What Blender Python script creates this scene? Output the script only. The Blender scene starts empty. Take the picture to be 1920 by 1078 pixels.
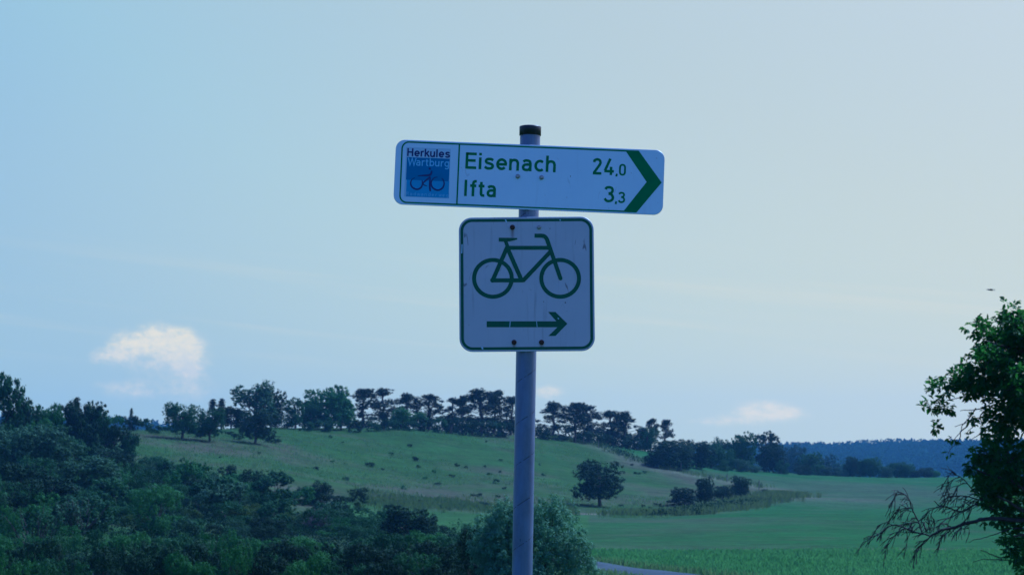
import bpy, math, random
import numpy as np
from mathutils import Vector, Matrix

S = bpy.context.scene
COL = S.collection
R = math.radians
rng = np.random.default_rng(7)
random.seed(7)

# ------------------------------------------------------------------ camera
IW, IH = 1920.0, 1078.0
FPX = 4305.0                       # focal length in photo pixels (50 mm on a 22.3 mm wide sensor)
CZ = 1.6                           # eye height
HOR = 900.0                        # image row of the true horizon
TH = math.atan((HOR - IH / 2) / FPX)
cam = bpy.data.objects.new('camera', bpy.data.cameras.new('camera'))
COL.objects.link(cam)
cam.location = (0, 0, CZ)
cam.rotation_euler = (math.pi / 2 + TH, 0, 0)
cam.data.sensor_width = 22.3
cam.data.lens = 22.3 * FPX / IW
cam.data.clip_start = 0.1
cam.data.clip_end = 9000
cam.data.dof.use_dof = True
cam.data.dof.focus_distance = 6.8
cam.data.dof.aperture_fstop = 13
S.camera = cam

# ------------------------------------------------------------------ sun, sky, exposure
SUN_EL, SUN_AZ = R(52), R(52)       # to the right and a little behind the signs
sun = bpy.data.objects.new('sun', bpy.data.lights.new('sun', 'SUN'))
COL.objects.link(sun)
sun.data.energy = 4.7
sun.data.angle = R(0.55)
sun.data.color = (1.0, 0.96, 0.88)
sdir = Vector((math.cos(SUN_EL) * math.sin(SUN_AZ), math.cos(SUN_EL) * math.cos(SUN_AZ), math.sin(SUN_EL)))
sun.rotation_euler = sdir.to_track_quat('Z', 'Y').to_euler()
sun.location = sdir * 50
S.view_settings.view_transform = 'Standard'
S.view_settings.look = 'None'
S.view_settings.exposure = 0
S.view_settings.gamma = 1
S.view_settings.use_curve_mapping = False
S.view_settings.use_white_balance = True        # the photograph was balanced cool
S.view_settings.white_balance_temperature = 4300
S.view_settings.white_balance_tint = 6
S.cycles.max_bounces = 8
S.cycles.volume_bounces = 0
S.cycles.transparent_max_bounces = 8


class NT:
    """small node helper"""
    def __init__(self, nt):
        self.nt = nt

    def n(self, typ, **kw):
        nd = self.nt.nodes.new(typ)
        for k, v in kw.items():
            setattr(nd, k, v)
        return nd

    def link(self, a, b):
        self.nt.links.new(a, b)

    def put(self, sock, v):
        if hasattr(v, 'is_output') or isinstance(v, bpy.types.NodeSocket):
            self.link(v, sock)
        else:
            sock.default_value = v

    def m(self, op, a, b=0.0, c=0.0, clamp=False):
        nd = self.n('ShaderNodeMath', operation=op, use_clamp=clamp)
        self.put(nd.inputs[0], a); self.put(nd.inputs[1], b); self.put(nd.inputs[2], c)
        return nd.outputs[0]

    def ss(self, v, a, b, lo=0.0, hi=1.0):
        nd = self.n('ShaderNodeMapRange', interpolation_type='SMOOTHSTEP')
        self.put(nd.inputs[0], v)
        nd.inputs[1].default_value = a; nd.inputs[2].default_value = b
        nd.inputs[3].default_value = lo; nd.inputs[4].default_value = hi
        return nd.outputs[0]

    def mix(self, f, a, b, typ='MIX'):
        nd = self.n('ShaderNodeMix', data_type='RGBA', blend_type=typ)
        self.put(nd.inputs[0], f)
        for i, v in ((6, a), (7, b)):
            if isinstance(v, (tuple, list)):
                v = (*v, 1.0) if len(v) == 3 else v
            self.put(nd.inputs[i], v)
        return nd.outputs[2]

    def noise(self, vec, scale, detail=3.0, rough=0.55, w=None):
        nd = self.n('ShaderNodeTexNoise')
        if vec is not None:
            self.link(vec, nd.inputs['Vector'])
        nd.inputs['Scale'].default_value = scale
        nd.inputs['Detail'].default_value = detail
        nd.inputs['Roughness'].default_value = rough
        return nd.outputs[0]

    def scale(self, vec, s):
        nd = self.n('ShaderNodeMapping')
        self.link(vec, nd.inputs[0])
        nd.inputs['Scale'].default_value = s
        return nd.outputs[0]

    def gauss(self, x, y, cx, cy, sx, sy):
        a = self.m('DIVIDE', self.m('SUBTRACT', x, cx), sx)
        b = self.m('DIVIDE', self.m('SUBTRACT', y, cy), sy)
        r2 = self.m('ADD', self.m('MULTIPLY', a, a), self.m('MULTIPLY', b, b))
        return self.m('EXPONENT', self.m('MULTIPLY', r2, -1.0))


world = bpy.data.worlds.new('World')
S.world = world
world.use_nodes = True
W = NT(world.node_tree)
bg = world.node_tree.nodes['Background']
bg.inputs[1].default_value = 0.1
sky = W.n('ShaderNodeTexSky', sky_type='NISHITA', sun_disc=False)
sky.sun_elevation = SUN_EL
sky.sun_rotation = SUN_AZ
sky.air_density = 1.0
sky.dust_density = 1.0
sky.ozone_density = 2.0
tc = W.n('ShaderNodeTexCoord')
sep = W.n('ShaderNodeSeparateXYZ'); W.link(tc.outputs['Generated'], sep.inputs[0])
X, Y, Z = sep.outputs
dot = W.n('ShaderNodeVectorMath', operation='DOT_PRODUCT')
W.link(tc.outputs['Generated'], dot.inputs[0]); dot.inputs[1].default_value = tuple(sdir)
d = dot.outputs['Value']


def cool(c, k=1.0):
    """colour as it shall look after the camera's cool balance"""
    r_, g_, b_ = c
    return (max(0, 1.5858 * r_ + 0.1505 * g_ - 0.1324 * b_) * k, max(0, 0.0110 * r_ + 1.0834 * g_ - 0.1043 * b_) * k,
            max(0, -0.1563 * r_ - 0.2882 * g_ + 0.8003 * b_) * k)


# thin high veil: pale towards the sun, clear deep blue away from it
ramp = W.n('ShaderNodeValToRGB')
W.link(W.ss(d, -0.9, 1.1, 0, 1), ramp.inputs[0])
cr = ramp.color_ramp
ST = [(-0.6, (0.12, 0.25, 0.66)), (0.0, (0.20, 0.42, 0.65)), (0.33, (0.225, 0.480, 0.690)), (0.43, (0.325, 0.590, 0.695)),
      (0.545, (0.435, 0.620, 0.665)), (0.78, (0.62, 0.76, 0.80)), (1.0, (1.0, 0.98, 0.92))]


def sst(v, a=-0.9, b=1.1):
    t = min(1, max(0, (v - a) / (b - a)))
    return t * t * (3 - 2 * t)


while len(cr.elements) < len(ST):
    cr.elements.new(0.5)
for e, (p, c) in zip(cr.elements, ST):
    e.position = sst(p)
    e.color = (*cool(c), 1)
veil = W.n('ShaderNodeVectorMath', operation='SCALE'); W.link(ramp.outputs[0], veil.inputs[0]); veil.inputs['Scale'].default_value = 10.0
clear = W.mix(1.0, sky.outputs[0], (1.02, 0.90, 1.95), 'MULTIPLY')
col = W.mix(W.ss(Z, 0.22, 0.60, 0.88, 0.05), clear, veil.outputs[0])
# a pale band of haze low down
low = W.ss(Z, 0.0, 0.25, 0.66, 0.0)
hz = W.mix(W.ss(d, 0.22, 0.56), cool((4.0, 6.3, 7.4)), cool((6.7, 7.75, 7.95)))
col = W.mix(low, col, hz)
# clouds, placed by bearing and elevation
az = W.m('ARCTAN2', X, Y)
el = W.m('ARCSINE', Z)


def ang(px, py):
    """bearing and elevation (radians) of a point of the photograph"""
    v = Vector((px - IW / 2, FPX * math.cos(TH) - (IH / 2 - py) * math.sin(TH), FPX * math.sin(TH) + (IH / 2 - py) * math.cos(TH)))
    v.normalize()
    return math.atan2(v.x, v.y), math.asin(v.z)


nv = W.n('ShaderNodeCombineXYZ'); W.link(az, nv.inputs[0]); W.link(W.m('MULTIPLY', el, 1.5), nv.inputs[1])
n1 = W.noise(nv.outputs[0], 95, 6, 0.58)
n2 = W.noise(nv.outputs[0], 210, 5, 0.6)
PXR = 1.0 / FPX


def puff(cx, cy, sx, sy):
    a, e = ang(cx, cy)
    return W.gauss(az, el, a, e, sx * PXR, sy * PXR)


def cloud(parts, lo, hi, namp):
    acc = None
    for p in parts:
        g = W.m('MULTIPLY', puff(*p[:4]), p[4])
        acc = g if acc is None else W.m('ADD', acc, g)
    nn = W.m('ADD', W.m('MULTIPLY', W.m('SUBTRACT', n1, 0.5), namp), W.m('MULTIPLY', W.m('SUBTRACT', n2, 0.5), namp * 0.85))
    acc2 = W.m('MULTIPLY', acc, W.m('ADD', nn, 1.0))
    return W.ss(acc2, lo, hi)


c1 = cloud([(232, 648, 26, 28, .78), (262, 640, 24, 26, .70), (292, 636, 32, 27, .98), (325, 638, 32, 26, .98), (358, 650, 28, 28, .95), (206, 660, 26, 17, .66), (182, 670, 14, 11, .55),
            (352, 682, 40, 30, .70), (285, 682, 78, 22, .56), (364, 708, 24, 24, .40)], 0.08, 1.35, 1.8)
lit = W.m('ADD', W.ss(el, ang(280, 700)[1], ang(280, 640)[1], 0.0, 0.75), W.m('MULTIPLY', W.m('SUBTRACT', n2, 0.5), 1.6), clamp=True)
col = W.mix(W.m('MULTIPLY', c1, 0.95), col, W.mix(lit, cool((5.6, 7.0, 8.6)), cool((7.4, 8.2, 9.0))))
c2 = cloud([(250, 735, 60, 16, .5), (360, 735, 50, 20, .5), (310, 712, 90, 20, .30), (200, 720, 60, 12, .2)], 0.10, 1.2, 1.8)
col = W.mix(W.m('MULTIPLY', c2, 0.95), col, cool((6.6, 7.6, 8.7)))
c3 = cloud([(1430, 766, 50, 17, .95), (1030, 735, 28, 15, .85), (1400, 785, 80, 16, .4), (1480, 776, 50, 12, .5), (1330, 790, 60, 8, .3)], 0.1, 1.2, 1.8)
col = W.mix(W.m('MULTIPLY', c3, 0.72), col, cool((7.9, 8.4, 8.9)))
# thin cirrus streaks, low and nearly level, right round the sky
sv = W.n('ShaderNodeCombineXYZ'); W.link(W.m('MULTIPLY', az, 3.0), sv.inputs[0]); W.link(W.m('MULTIPLY', W.m('ADD', el, W.m('MULTIPLY', az, 0.10)), 85.0), sv.inputs[1])
n3 = W.noise(sv.outputs[0], 1.0, 5, 0.55)
band = W.gauss(el, el, R(4.0), R(4.0), R(2.0), R(2.0))
col = W.mix(W.m('MULTIPLY', W.m('MULTIPLY', W.ss(n3, 0.50, 0.75), band), 0.24), col, cool((7.0, 7.7, 8.3)))
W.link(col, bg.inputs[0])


# ------------------------------------------------------------------ object helpers
def tag(o, label=None, cat=None, group=None, kind=None):
    for k, v in (('label', label), ('category', cat), ('group', group), ('kind', kind)):
        if v:
            o[k] = v
    return o


def empty(name, loc=(0, 0, 0), label=None, cat=None, group=None):
    o = bpy.data.objects.new(name, None)
    o.empty_display_size = 0.2
    COL.objects.link(o)
    o.location = loc
    return tag(o, label, cat, group)


def link(name, me, mat=None, parent=None, loc=None):
    o = bpy.data.objects.new(name, me)
    COL.objects.link(o)
    if parent is not None:
        o.parent = parent
    if loc is not None:
        o.location = loc
    if mat is not None:
        if len(me.materials) == 0:
            me.materials.append(mat)
        elif me.materials[0] is not mat:
            o.material_slots[0].link = 'OBJECT'
            o.material_slots[0].material = mat
    return o


def mesh_np(name, V, F, smooth=False):
    """V (n,3); F (m,k) with k = 3 or 4"""
    V = np.asarray(V, dtype=np.float32); F = np.asarray(F, dtype=np.int32)
    me = bpy.data.meshes.new(name)
    k = F.shape[1]
    me.vertices.add(len(V)); me.vertices.foreach_set('co', V.ravel())
    me.loops.add(F.size); me.loops.foreach_set('vertex_index', F.ravel())
    me.polygons.add(len(F))
    me.polygons.foreach_set('loop_start', np.arange(0, F.size, k, dtype=np.int32))
    me.polygons.foreach_set('loop_total', np.full(len(F), k, dtype=np.int32))
    me.update(calc_edges=True)
    if smooth:
        me.polygons.foreach_set('use_smooth', np.ones(len(F), dtype=bool))
    return me


def pix(px, py, dist):
    """world point seen at photo pixel (px, py) whose ground distance along Y is dist"""
    sx = (px - IW / 2) / FPX; sy = (IH / 2 - py) / FPX
    v = Vector((sx, math.cos(TH) - sy * math.sin(TH), math.sin(TH) + sy * math.cos(TH)))
    return Vector((0, 0, CZ)) + v * (dist / v.y)


# ------------------------------------------------------------------ materials
def mat(name):
    m = bpy.data.materials.new(name)
    m.use_nodes = True
    t = NT(m.node_tree)
    b = m.node_tree.nodes['Principled BSDF']
    return m, t, b


def simple(name, c, rough=0.6, metal=0.0, var=0.0, vscale=20.0):
    m, t, b = mat(name)
    b.inputs['Roughness'].default_value = rough
    b.inputs['Metallic'].default_value = metal
    b.inputs['Base Color'].default_value = (*c, 1)
    if var:
        g = t.n('ShaderNodeTexCoord')
        n = t.noise(g.outputs['Object'], vscale, 4)
        f = t.ss(n, 0.3, 0.7, 1 - var, 1 + var)
        v = t.n('ShaderNodeVectorMath', operation='SCALE'); v.inputs[0].default_value = c; t.link(f, v.inputs['Scale'])
        t.link(v.outputs[0], b.inputs['Base Color'])
    return m


def leafmat(name, c, c2, trans=0.35, rough=0.75, nscale=0.6, spec=0.10):
    """leaf: diffuse with some light passing through; colour varies from plant to plant and leaf to leaf"""
    m, t, b = mat(name)
    out = m.node_tree.nodes['Material Output']
    g = t.n('ShaderNodeNewGeometry')
    oi = t.n('ShaderNodeObjectInfo')
    n = t.noise(g.outputs['Position'], nscale, 3)
    rnd = g.outputs['Random Per Island']
    f = t.m('ADD', t.m('MULTIPLY', t.ss(n, 0.3, 0.7), 0.45), t.m('MULTIPLY', rnd, 0.16))
    f = t.m('ADD', f, t.m('MULTIPLY', oi.outputs['Random'], 0.5), clamp=True)
    cc = t.mix(f, c, c2)
    t.link(cc, b.inputs['Base Color'])
    b.inputs['Roughness'].default_value = rough
    b.inputs['Specular IOR Level'].default_value = spec
    tr = t.n('ShaderNodeBsdfTranslucent')
    t.link(t.mix(1.0, cc, (1.7, 1.7, 1.0), 'MULTIPLY'), tr.inputs[0])
    mx = t.n('ShaderNodeMixShader'); mx.inputs[0].default_value = trans
    t.link(b.outputs[0], mx.inputs[1]); t.link(tr.outputs[0], mx.inputs[2])
    t.link(mx.outputs[0], out.inputs[0])
    return m


M = {}
M['dark'] = leafmat('dark_leaves', (0.007, 0.024, 0.010), (0.020, 0.054, 0.019), 0.10)
M['mid'] = leafmat('green_leaves', (0.015, 0.052, 0.018), (0.038, 0.104, 0.034), 0.18)
M['bright'] = leafmat('fresh_leaves', (0.025, 0.088, 0.022), (0.056, 0.150, 0.038), 0.24)
M['grey'] = leafmat('greyish_leaves', (0.026, 0.066, 0.030), (0.058, 0.122, 0.056), 0.14)
M['yellow'] = leafmat('yellowing_leaves', (0.034, 0.080, 0.016), (0.070, 0.110, 0.022), 0.2)
M['willow'] = leafmat('willow_leaves', (0.055, 0.135, 0.065), (0.130, 0.255, 0.130), 0.12)
M['forest'] = leafmat('far_forest', (0.012, 0.034, 0.020), (0.020, 0.048, 0.026), 0.1, 1.0, 0.02, 0.0)
M['pine'] = leafmat('pine_needles', (0.008, 0.020, 0.014), (0.016, 0.036, 0.022), 0.05)
M['near'] = leafmat('walnut_leaves', (0.013, 0.048, 0.014), (0.062, 0.180, 0.032), 0.42, 0.6, 5.0, 0.15)
M['crop'] = leafmat('crop_leaves', (0.046, 0.135, 0.046), (0.085, 0.195, 0.085), 0.45, 0.5, 0.3)
M['drygrass'] = leafmat('dry_grass', (0.050, 0.098, 0.042), (0.100, 0.138, 0.066), 0.35, 0.8, 0.1, 0.1)
M['tallgrass'] = leafmat('tall_grass', (0.060, 0.130, 0.060), (0.120, 0.180, 0.090), 0.4, 0.8, 0.08, 0.1)
M['bark'] = simple('bark', (0.055, 0.045, 0.040), 0.9, 0, 0.35, 6)
M['deadwood'] = simple('dead_wood', (0.040, 0.034, 0.034), 0.85, 0, 0.3, 14)
M['twig'] = simple('grey_twigs', (0.09, 0.080, 0.090), 0.9, 0, 0.3, 4)
M['wood'] = simple('weathered_wood', (0.13, 0.11, 0.09), 0.9, 0, 0.3, 8)


# ------------------------------------------------------------------ terrain
def zat(px, py, dd):
    sx = (px - IW / 2) / FPX; sy = (IH / 2 - py) / FPX
    h = math.hypot(math.cos(TH) - sy * math.sin(TH), sx)
    return CZ + dd * (math.sin(TH) + sy * math.cos(TH)) / h


# columns of (photo column, [hill foot, mid slope, brow] as (distance, row), drop behind the brow, far ridge row)
PROF = [
    (-400, [(190, 1000), (270, 905), (350, 815)], 802),
    (0,    [(190, 1000), (275, 905), (355, 812)], 804),
    (250,  [(205, 992), (300, 895), (400, 802)], 806),
    (500,  [(240, 978), (345, 885), (450, 799)], 850),
    (750,  [(305, 964), (395, 890), (480, 800)], 870),
    (1000, [(340, 959), (425, 885), (500, 816)], 870),
    (1150, [(348, 960), (432, 903), (520, 830)], 868),
    (1250, [(358, 958), (440, 908), (530, 846)], 866),
    (1350, [(368, 950), (450, 912), (545, 872)], 862),
    (1500, [(385, 947), (462, 918), (570, 889)], 856),
    (1700, [(392, 953), (472, 924), (590, 895)], 852),
    (1920, [(398, 960), (478, 930), (600, 899)], 849),
    (2300, [(400, 965), (480, 935), (600, 903)], 846),
]
PXG = np.arange(-400, 2301, 20.0)
LD = np.linspace(math.log(18), math.log(2900), 420)
DG = np.exp(LD)
tabs = []
for pc, kn, far in PROF:
    zr = zat(pc, kn[2][1], kn[2][0])
    lo = min(1, max(0, (980 - pc) / 300))
    ks = [(18, 0.0), (26, -0.15), (62, -3.0 - lo), (118, -3.2 - 2.3 * lo), (150, zat(1100, 1033, 150) - 2.3 * lo)]
    ks += [(dd, zat(pc, py, dd)) for dd, py in kn]
    ks += [(kn[2][0] + 70, zr + 0.2), (kn[2][0] + 330, -6.0), (1500, -9.0), (1800, zat(pc, 900, 1800) - 3), (2250, zat(pc, far, 2250)), (2900, zat(pc, far, 2250) - 12)]
    a = np.array(ks)
    tabs.append(np.interp(DG, a[:, 0], a[:, 1]))
tabs = np.array(tabs)
pcs = np.array([p[0] for p in PROF], float)
TAB = np.array([np.interp(PXG, pcs, tabs[:, j]) for j in range(len(DG))]).T      # (px, d)
ker = np.exp(-np.linspace(-2, 2, 11) ** 2); ker /= ker.sum()
padd = np.pad(TAB, ((5, 5), (0, 0)), 'edge')
TAB = sum(ker[i] * padd[i:i + len(PXG)] for i in range(11))
ker = np.exp(-np.linspace(-2, 2, 13) ** 2); ker /= ker.sum()
padd = np.pad(TAB, ((0, 0), (6, 6)), 'edge')
TAB = sum(ker[i] * padd[:, i:i + len(DG)] for i in range(13))


def vnoise(x, y, seed=0):
    """smooth value noise, numpy"""
    xi = np.floor(x).astype(np.int64); yi = np.floor(y).astype(np.int64)
    fx = x - xi; fy = y - yi
    fx = fx * fx * (3 - 2 * fx); fy = fy * fy * (3 - 2 * fy)

    def h(a, b):
        n = (a * 374761393 + b * 668265263 + seed * 974711) & 0x7fffffff
        n = ((n ^ (n >> 13)) * 1274126177) & 0x7fffffff
        return ((n ^ (n >> 16)) & 0xffff) / 65535.0
    return (h(xi, yi) * (1 - fx) + h(xi + 1, yi) * fx) * (1 - fy) + (h(xi, yi + 1) * (1 - fx) + h(xi + 1, yi + 1) * fx) * fy


def fbm(x, y, o=4, seed=0):
    s = 0; a = 0.5
    for i in range(o):
        s = s + a * vnoise(x * 2 ** i, y * 2 ** i, seed + i); a *= 0.5
    return s / (1 - 0.5 ** o)


def ZT(x, y):
    x = np.asarray(x, float); y = np.asarray(y, float)
    dd = np.hypot(x, y); a = np.arctan2(x, y)
    pxf = 960 + FPX * np.tan(np.clip(a, -0.4, 0.4))
    pxf = np.clip(pxf, -400, 2300)
    # behind the camera the two edge profiles meet
    wb = np.clip((np.abs(a) - 1.2) / (math.pi - 1.2), 0, 1) * 0.5
    ld = np.log(np.clip(dd, 18, 2900))
    j = (ld - LD[0]) / (LD[1] - LD[0]); j0 = np.clip(j.astype(int), 0, len(LD) - 2); fj = np.clip(j - j0, 0, 1)

    def smp(pf):
        i = (pf + 400) / 20.0; i0 = np.clip(i.astype(int), 0, len(PXG) - 2); fi = i - i0
        A = TAB[i0, j0] * (1 - fj) + TAB[i0, j0 + 1] * fj
        B = TAB[i0 + 1, j0] * (1 - fj) + TAB[i0 + 1, j0 + 1] * fj
        return A * (1 - fi) + B * fi
    z = smp(pxf) * (1 - wb) + smp(1900 - pxf) * wb
    z = np.where(dd < 18, 0.0, z)
    amp = np.clip((dd - 160) / 200, 0, 1)
    z = z + amp * ((fbm(x / 45, y / 45, 3, 3) - 0.5) * 1.4)
    amp2 = np.clip((dd - 5) / 60, 0, 1)
    return z + amp2 * (fbm(x / 9, y / 9, 3, 5) - 0.5) * 0.22


def gz(x, y):
    return float(ZT(np.array([x]), np.array([y]))[0])


def G(px, py, dmin=60, dmax=900):
    """first point of the ground seen at a photo pixel"""
    ds = np.exp(np.linspace(math.log(dmin), math.log(dmax), 1500))
    p0 = pix(px, py, 1.0) - Vector((0, 0, CZ))
    z = CZ + ds * p0.z; x = ds * p0.x
    g = ZT(x, ds)
    hit = np.nonzero(g >= z)[0]
    i = hit[0] if len(hit) else len(ds) - 1
    return Vector((float(x[i]), float(ds[i]), float(g[i])))


def on(px, dist):
    x = (px - IW / 2) / FPX * dist
    return Vector((x, dist, gz(x, dist)))


def seg_dist(x, y, pts):
    dm = np.full(np.shape(x), 1e9); 
    for (ax, ay), (bx, by) in zip(pts[:-1], pts[1:]):
        vx, vy = bx - ax, by - ay
        t = np.clip(((x - ax) * vx + (y - ay) * vy) / (vx * vx + vy * vy), 0, 1)
        dm = np.minimum(dm, np.hypot(x - ax - t * vx, y - ay - t * vy))
    return dm


ROAD = [(40, -40), (34, 30), (24, 70), (10.7, 105), (6.1, 121), (2.6, 134), (-1.5, 143), (-14, 152), (-40, 165), (-90, 190), (-160, 200)]
hedgeline = [G(px, py) for px, py in ((1046, 822), (1085, 829), (1135, 841), (1180, 858), (1215, 873), (1260, 884), (1310, 893), (1370, 903), (1440, 916))]
HL = [(p.x, p.y) for p in hedgeline]
bankline = [G(px, py) for px, py in ((1085, 963), (1150, 965), (1230, 968), (1290, 965), (1350, 955), (1420, 940), (1490, 930))]
BL = [(p.x, p.y) for p in bankline]

# grid: fine across the view, coarser round the back
a_front = np.arctan((np.arange(-420, 2341, 7.0) - 960) / FPX)
a_back = np.linspace(a_front[-1], 2 * math.pi + a_front[0], 60)[1:-1]
AA = np.concatenate([a_front, a_back])
RR = np.concatenate([[0.01, 4, 9, 14], np.exp(np.linspace(math.log(18), math.log(100), 40)), np.exp(np.linspace(math.log(102), math.log(900), 330)), np.exp(np.linspace(math.log(915), math.log(2900), 60))])
A2, R2 = np.meshgrid(AA, RR)
GX = R2 * np.sin(A2); GY = R2 * np.cos(A2)
GZ = ZT(GX, GY)
rd = seg_dist(GX, GY, ROAD)
GZ = GZ - 0.12 * (1 - np.clip((rd - 3) / 2, 0, 1))
bd = seg_dist(GX, GY, BL)
nr, na = GX.shape
idx = np.arange(nr * na).reshape(nr, na)
F = np.stack([idx[:-1, :], idx[1:, :], np.roll(idx, -1, 1)[1:, :], np.roll(idx, -1, 1)[:-1, :]], -1).reshape(-1, 4)
me = mesh_np('ground', np.stack([GX, GY, GZ], -1).reshape(-1, 3), F[:, ::-1], True)
# base colours of the ground by land use
x, y = GX, GY
PXF = 960 + FPX * np.tan(np.clip(A2, -0.4, 0.4)); PXF = np.where(np.abs(((A2 + math.pi) % (2 * math.pi)) - math.pi) > 0.5, 1900, PXF)
big = fbm(x / 60, y / 60, 4, 11); med = fbm(x / 14, y / 22, 4, 23); sml = fbm(x / 4, y / 7, 3, 31)
C = np.zeros(x.shape + (3,))
hill = np.array([0.029, 0.066, 0.013]); hill2 = np.array([0.062, 0.052, 0.038]); hill3 = np.array([0.032, 0.086, 0.016])
t1 = np.clip((big * 0.55 + med * 0.45 - 0.43) * 7, 0, 1)[..., None]
t2 = np.clip((sml * 0.5 + med * 0.5 - 0.52) * 6, 0, 1)[..., None]
C[:] = hill
C = C * (1 - t1 * .7) + hill2 * t1 * .7
C = C * (1 - t2 * 0.6) + hill3 * t2 * 0.6
mown = np.array([0.023, 0.077, 0.016]); mown2 = np.array([0.038, 0.066, 0.026])
# mown meadows: right of the bank and of the old field boundary
_bp = [960 + FPX * p[0] / p[1] for p in BL]; _bd = [math.hypot(*p) for p in BL]
bnd = np.interp(PXF, [900] + _bp + [_bp[-1] + 25, 2300], [_bd[0] - 6] + _bd + [1000, 1000])
w = 1 / (1 + np.exp(-(bnd - R2) / 4))
hb = np.interp(np.clip(x, HL[0][0], HL[-1][0]), [p[0] for p in HL], [p[1] for p in HL])
w = np.maximum(w, 1 / (1 + np.exp(-(y - hb) / 3)) * (x > HL[0][0]) * (y > 330))
w = w * (PXF > 950)
tm = np.clip((big - 0.5) * 5 + (med - 0.5) * 1.5, 0, 1)[..., None]
mc = mown * (1 - tm) + mown2 * tm
w = w[..., None]
C = C * (1 - w) + mc * w
# soil and dry margins
k = (1 / (1 + np.exp(-(R2 - 215) / 6)) * 1 / (1 + np.exp((R2 - 318) / 5)) * (PXF > 640) * (PXF < 1100))[..., None] * .85
C = C * (1 - k) + (hill3 * (.75 + .5 * med[..., None])) * k
for line, wd, c, st in ((BL, 3.0, (0.15, 0.13, 0.09), 0.6), (HL, 4.5, (0.12, 0.125, 0.075), 0.6), (ROAD, 5.0, (0.07, 0.12, 0.05), 0.7)):
    k = np.exp(-(seg_dist(x, y, line) / wd) ** 2)[..., None] * st
    C = C * (1 - k) + np.array(c) * k
k = (np.exp(-((y - 153 - 0.05 * x) / 1.6) ** 2) * (x > 22) * (x < 80))[..., None] * 0.8
C = C * (1 - k) + np.array((0.13, 0.095, 0.075)) * k
g3 = G(1480, 931); k = (np.exp(-((x - g3.x) / 16) ** 2 - ((y - g3.y) / 10) ** 2) * 0.6)[..., None]
C = C * (1 - k * .6) + np.array((0.15, 0.12, 0.10)) * k * .6
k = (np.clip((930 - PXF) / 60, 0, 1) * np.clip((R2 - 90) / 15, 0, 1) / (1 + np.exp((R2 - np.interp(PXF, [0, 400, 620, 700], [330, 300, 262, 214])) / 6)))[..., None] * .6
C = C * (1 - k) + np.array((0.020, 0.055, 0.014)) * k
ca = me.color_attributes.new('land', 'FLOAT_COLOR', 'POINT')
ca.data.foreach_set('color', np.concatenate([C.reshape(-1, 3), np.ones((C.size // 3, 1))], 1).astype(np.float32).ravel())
m, t, b = mat('meadow')
at = t.n('ShaderNodeAttribute', attribute_name='land')
g = t.n('ShaderNodeNewGeometry')
n1_ = t.noise(g.outputs['Position'], 0.35, 5, 0.65)
n2_ = t.noise(t.scale(g.outputs['Position'], (1, 0.6, 1)), 1.7, 4, 0.6)
n0_ = t.noise(t.scale(g.outputs['Position'], (0.55, 1.0, 1)), 0.06, 5, 0.62)
f = t.m('ADD', t.m('MULTIPLY', n1_, 0.5), t.m('ADD', t.m('MULTIPLY', n2_, 0.35), t.m('MULTIPLY', n0_, 0.35)))
v = t.n('ShaderNodeVectorMath', operation='SCALE'); t.link(at.outputs[0], v.inputs[0]); t.link(t.ss(f, 0.35, 0.85, 0.55, 1.55), v.inputs['Scale'])
cc = t.mix(t.ss(t.noise(g.outputs['Position'], 0.11, 4, 0.6), 0.52, 0.70, 0, 0.28), v.outputs[0], (0.090, 0.095, 0.050))
t.link(cc, b.inputs['Base Color']); b.inputs['Roughness'].default_value = 1.0; b.inputs['Specular IOR Level'].default_value = 0.05
bp = t.n('ShaderNodeBump'); bp.inputs['Strength'].default_value = 0.6; bp.inputs['Distance'].default_value = 0.3
t.link(n2_, bp.inputs['Height']); t.link(bp.outputs[0], b.inputs['Normal'])
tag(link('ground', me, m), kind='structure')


# roads as sheets with thickness following the ground
def road(name, pts, half, mt):
    P = [Vector((a, b, 0)) for a, b in pts]
    out = []
    for i in range(len(P) - 1):
        n_ = max(2, int((P[i + 1] - P[i]).length / 2.5))
        p0 = P[max(i - 1, 0)]; p1 = P[i]; p2 = P[i + 1]; p3 = P[min(i + 2, len(P) - 1)]
        for k_ in range(n_):
            u = k_ / n_
            out.append(0.5 * ((2 * p1) + (p2 - p0) * u + (2 * p0 - 5 * p1 + 4 * p2 - p3) * u * u + (3 * p1 - 3 * p2 + p3 - p0) * u ** 3))
    out.append(P[-1])
    V = []; nn = len(out)
    for i, p in enumerate(out):
        tg = (out[min(i + 1, nn - 1)] - out[max(i - 1, 0)]).normalized(); s = Vector((tg.y, -tg.x, 0))
        zc = gz(p.x, p.y) + 0.03
        for k_, (o_, dz) in enumerate(((-half - .25, -.35), (-half, 0), (-half * .5, .03), (0, .045), (half * .5, .03), (half, 0), (half + .25, -.35))):
            q = p + s * o_
            V.append((q.x, q.y, zc + dz))
    F_ = [(i * 7 + k_, i * 7 + k_ + 1, (i + 1) * 7 + k_ + 1, (i + 1) * 7 + k_) for i in range(nn - 1) for k_ in range(6)]
    return tag(link(name, mesh_np(name, V, np.array(F_), True), mt), kind='structure')


m, t, b = mat('asphalt')
g = t.n('ShaderNodeNewGeometry')
n_ = t.noise(g.outputs['Position'], 0.5, 5, 0.6); n2_ = t.noise(g.outputs['Position'], 30, 2, 0.5)
cc = t.mix(t.ss(n_, 0.35, 0.65), (0.028, 0.048, 0.056), (0.044, 0.070, 0.080))
t.link(t.mix(t.ss(n2_, 0.4, 0.6, 0, .3), cc, (0.12, 0.12, 0.12)), b.inputs['Base Color']); b.inputs['Roughness'].default_value = 1.0; b.inputs['Specular IOR Level'].default_value = 0.1
road('road', ROAD, 1.9, m)
M['asphalt'] = m


# ------------------------------------------------------------------ foliage generators
def unit(n):
    v = rng.normal(size=(n, 3)); return v / np.linalg.norm(v, axis=1, keepdims=True)


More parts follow.
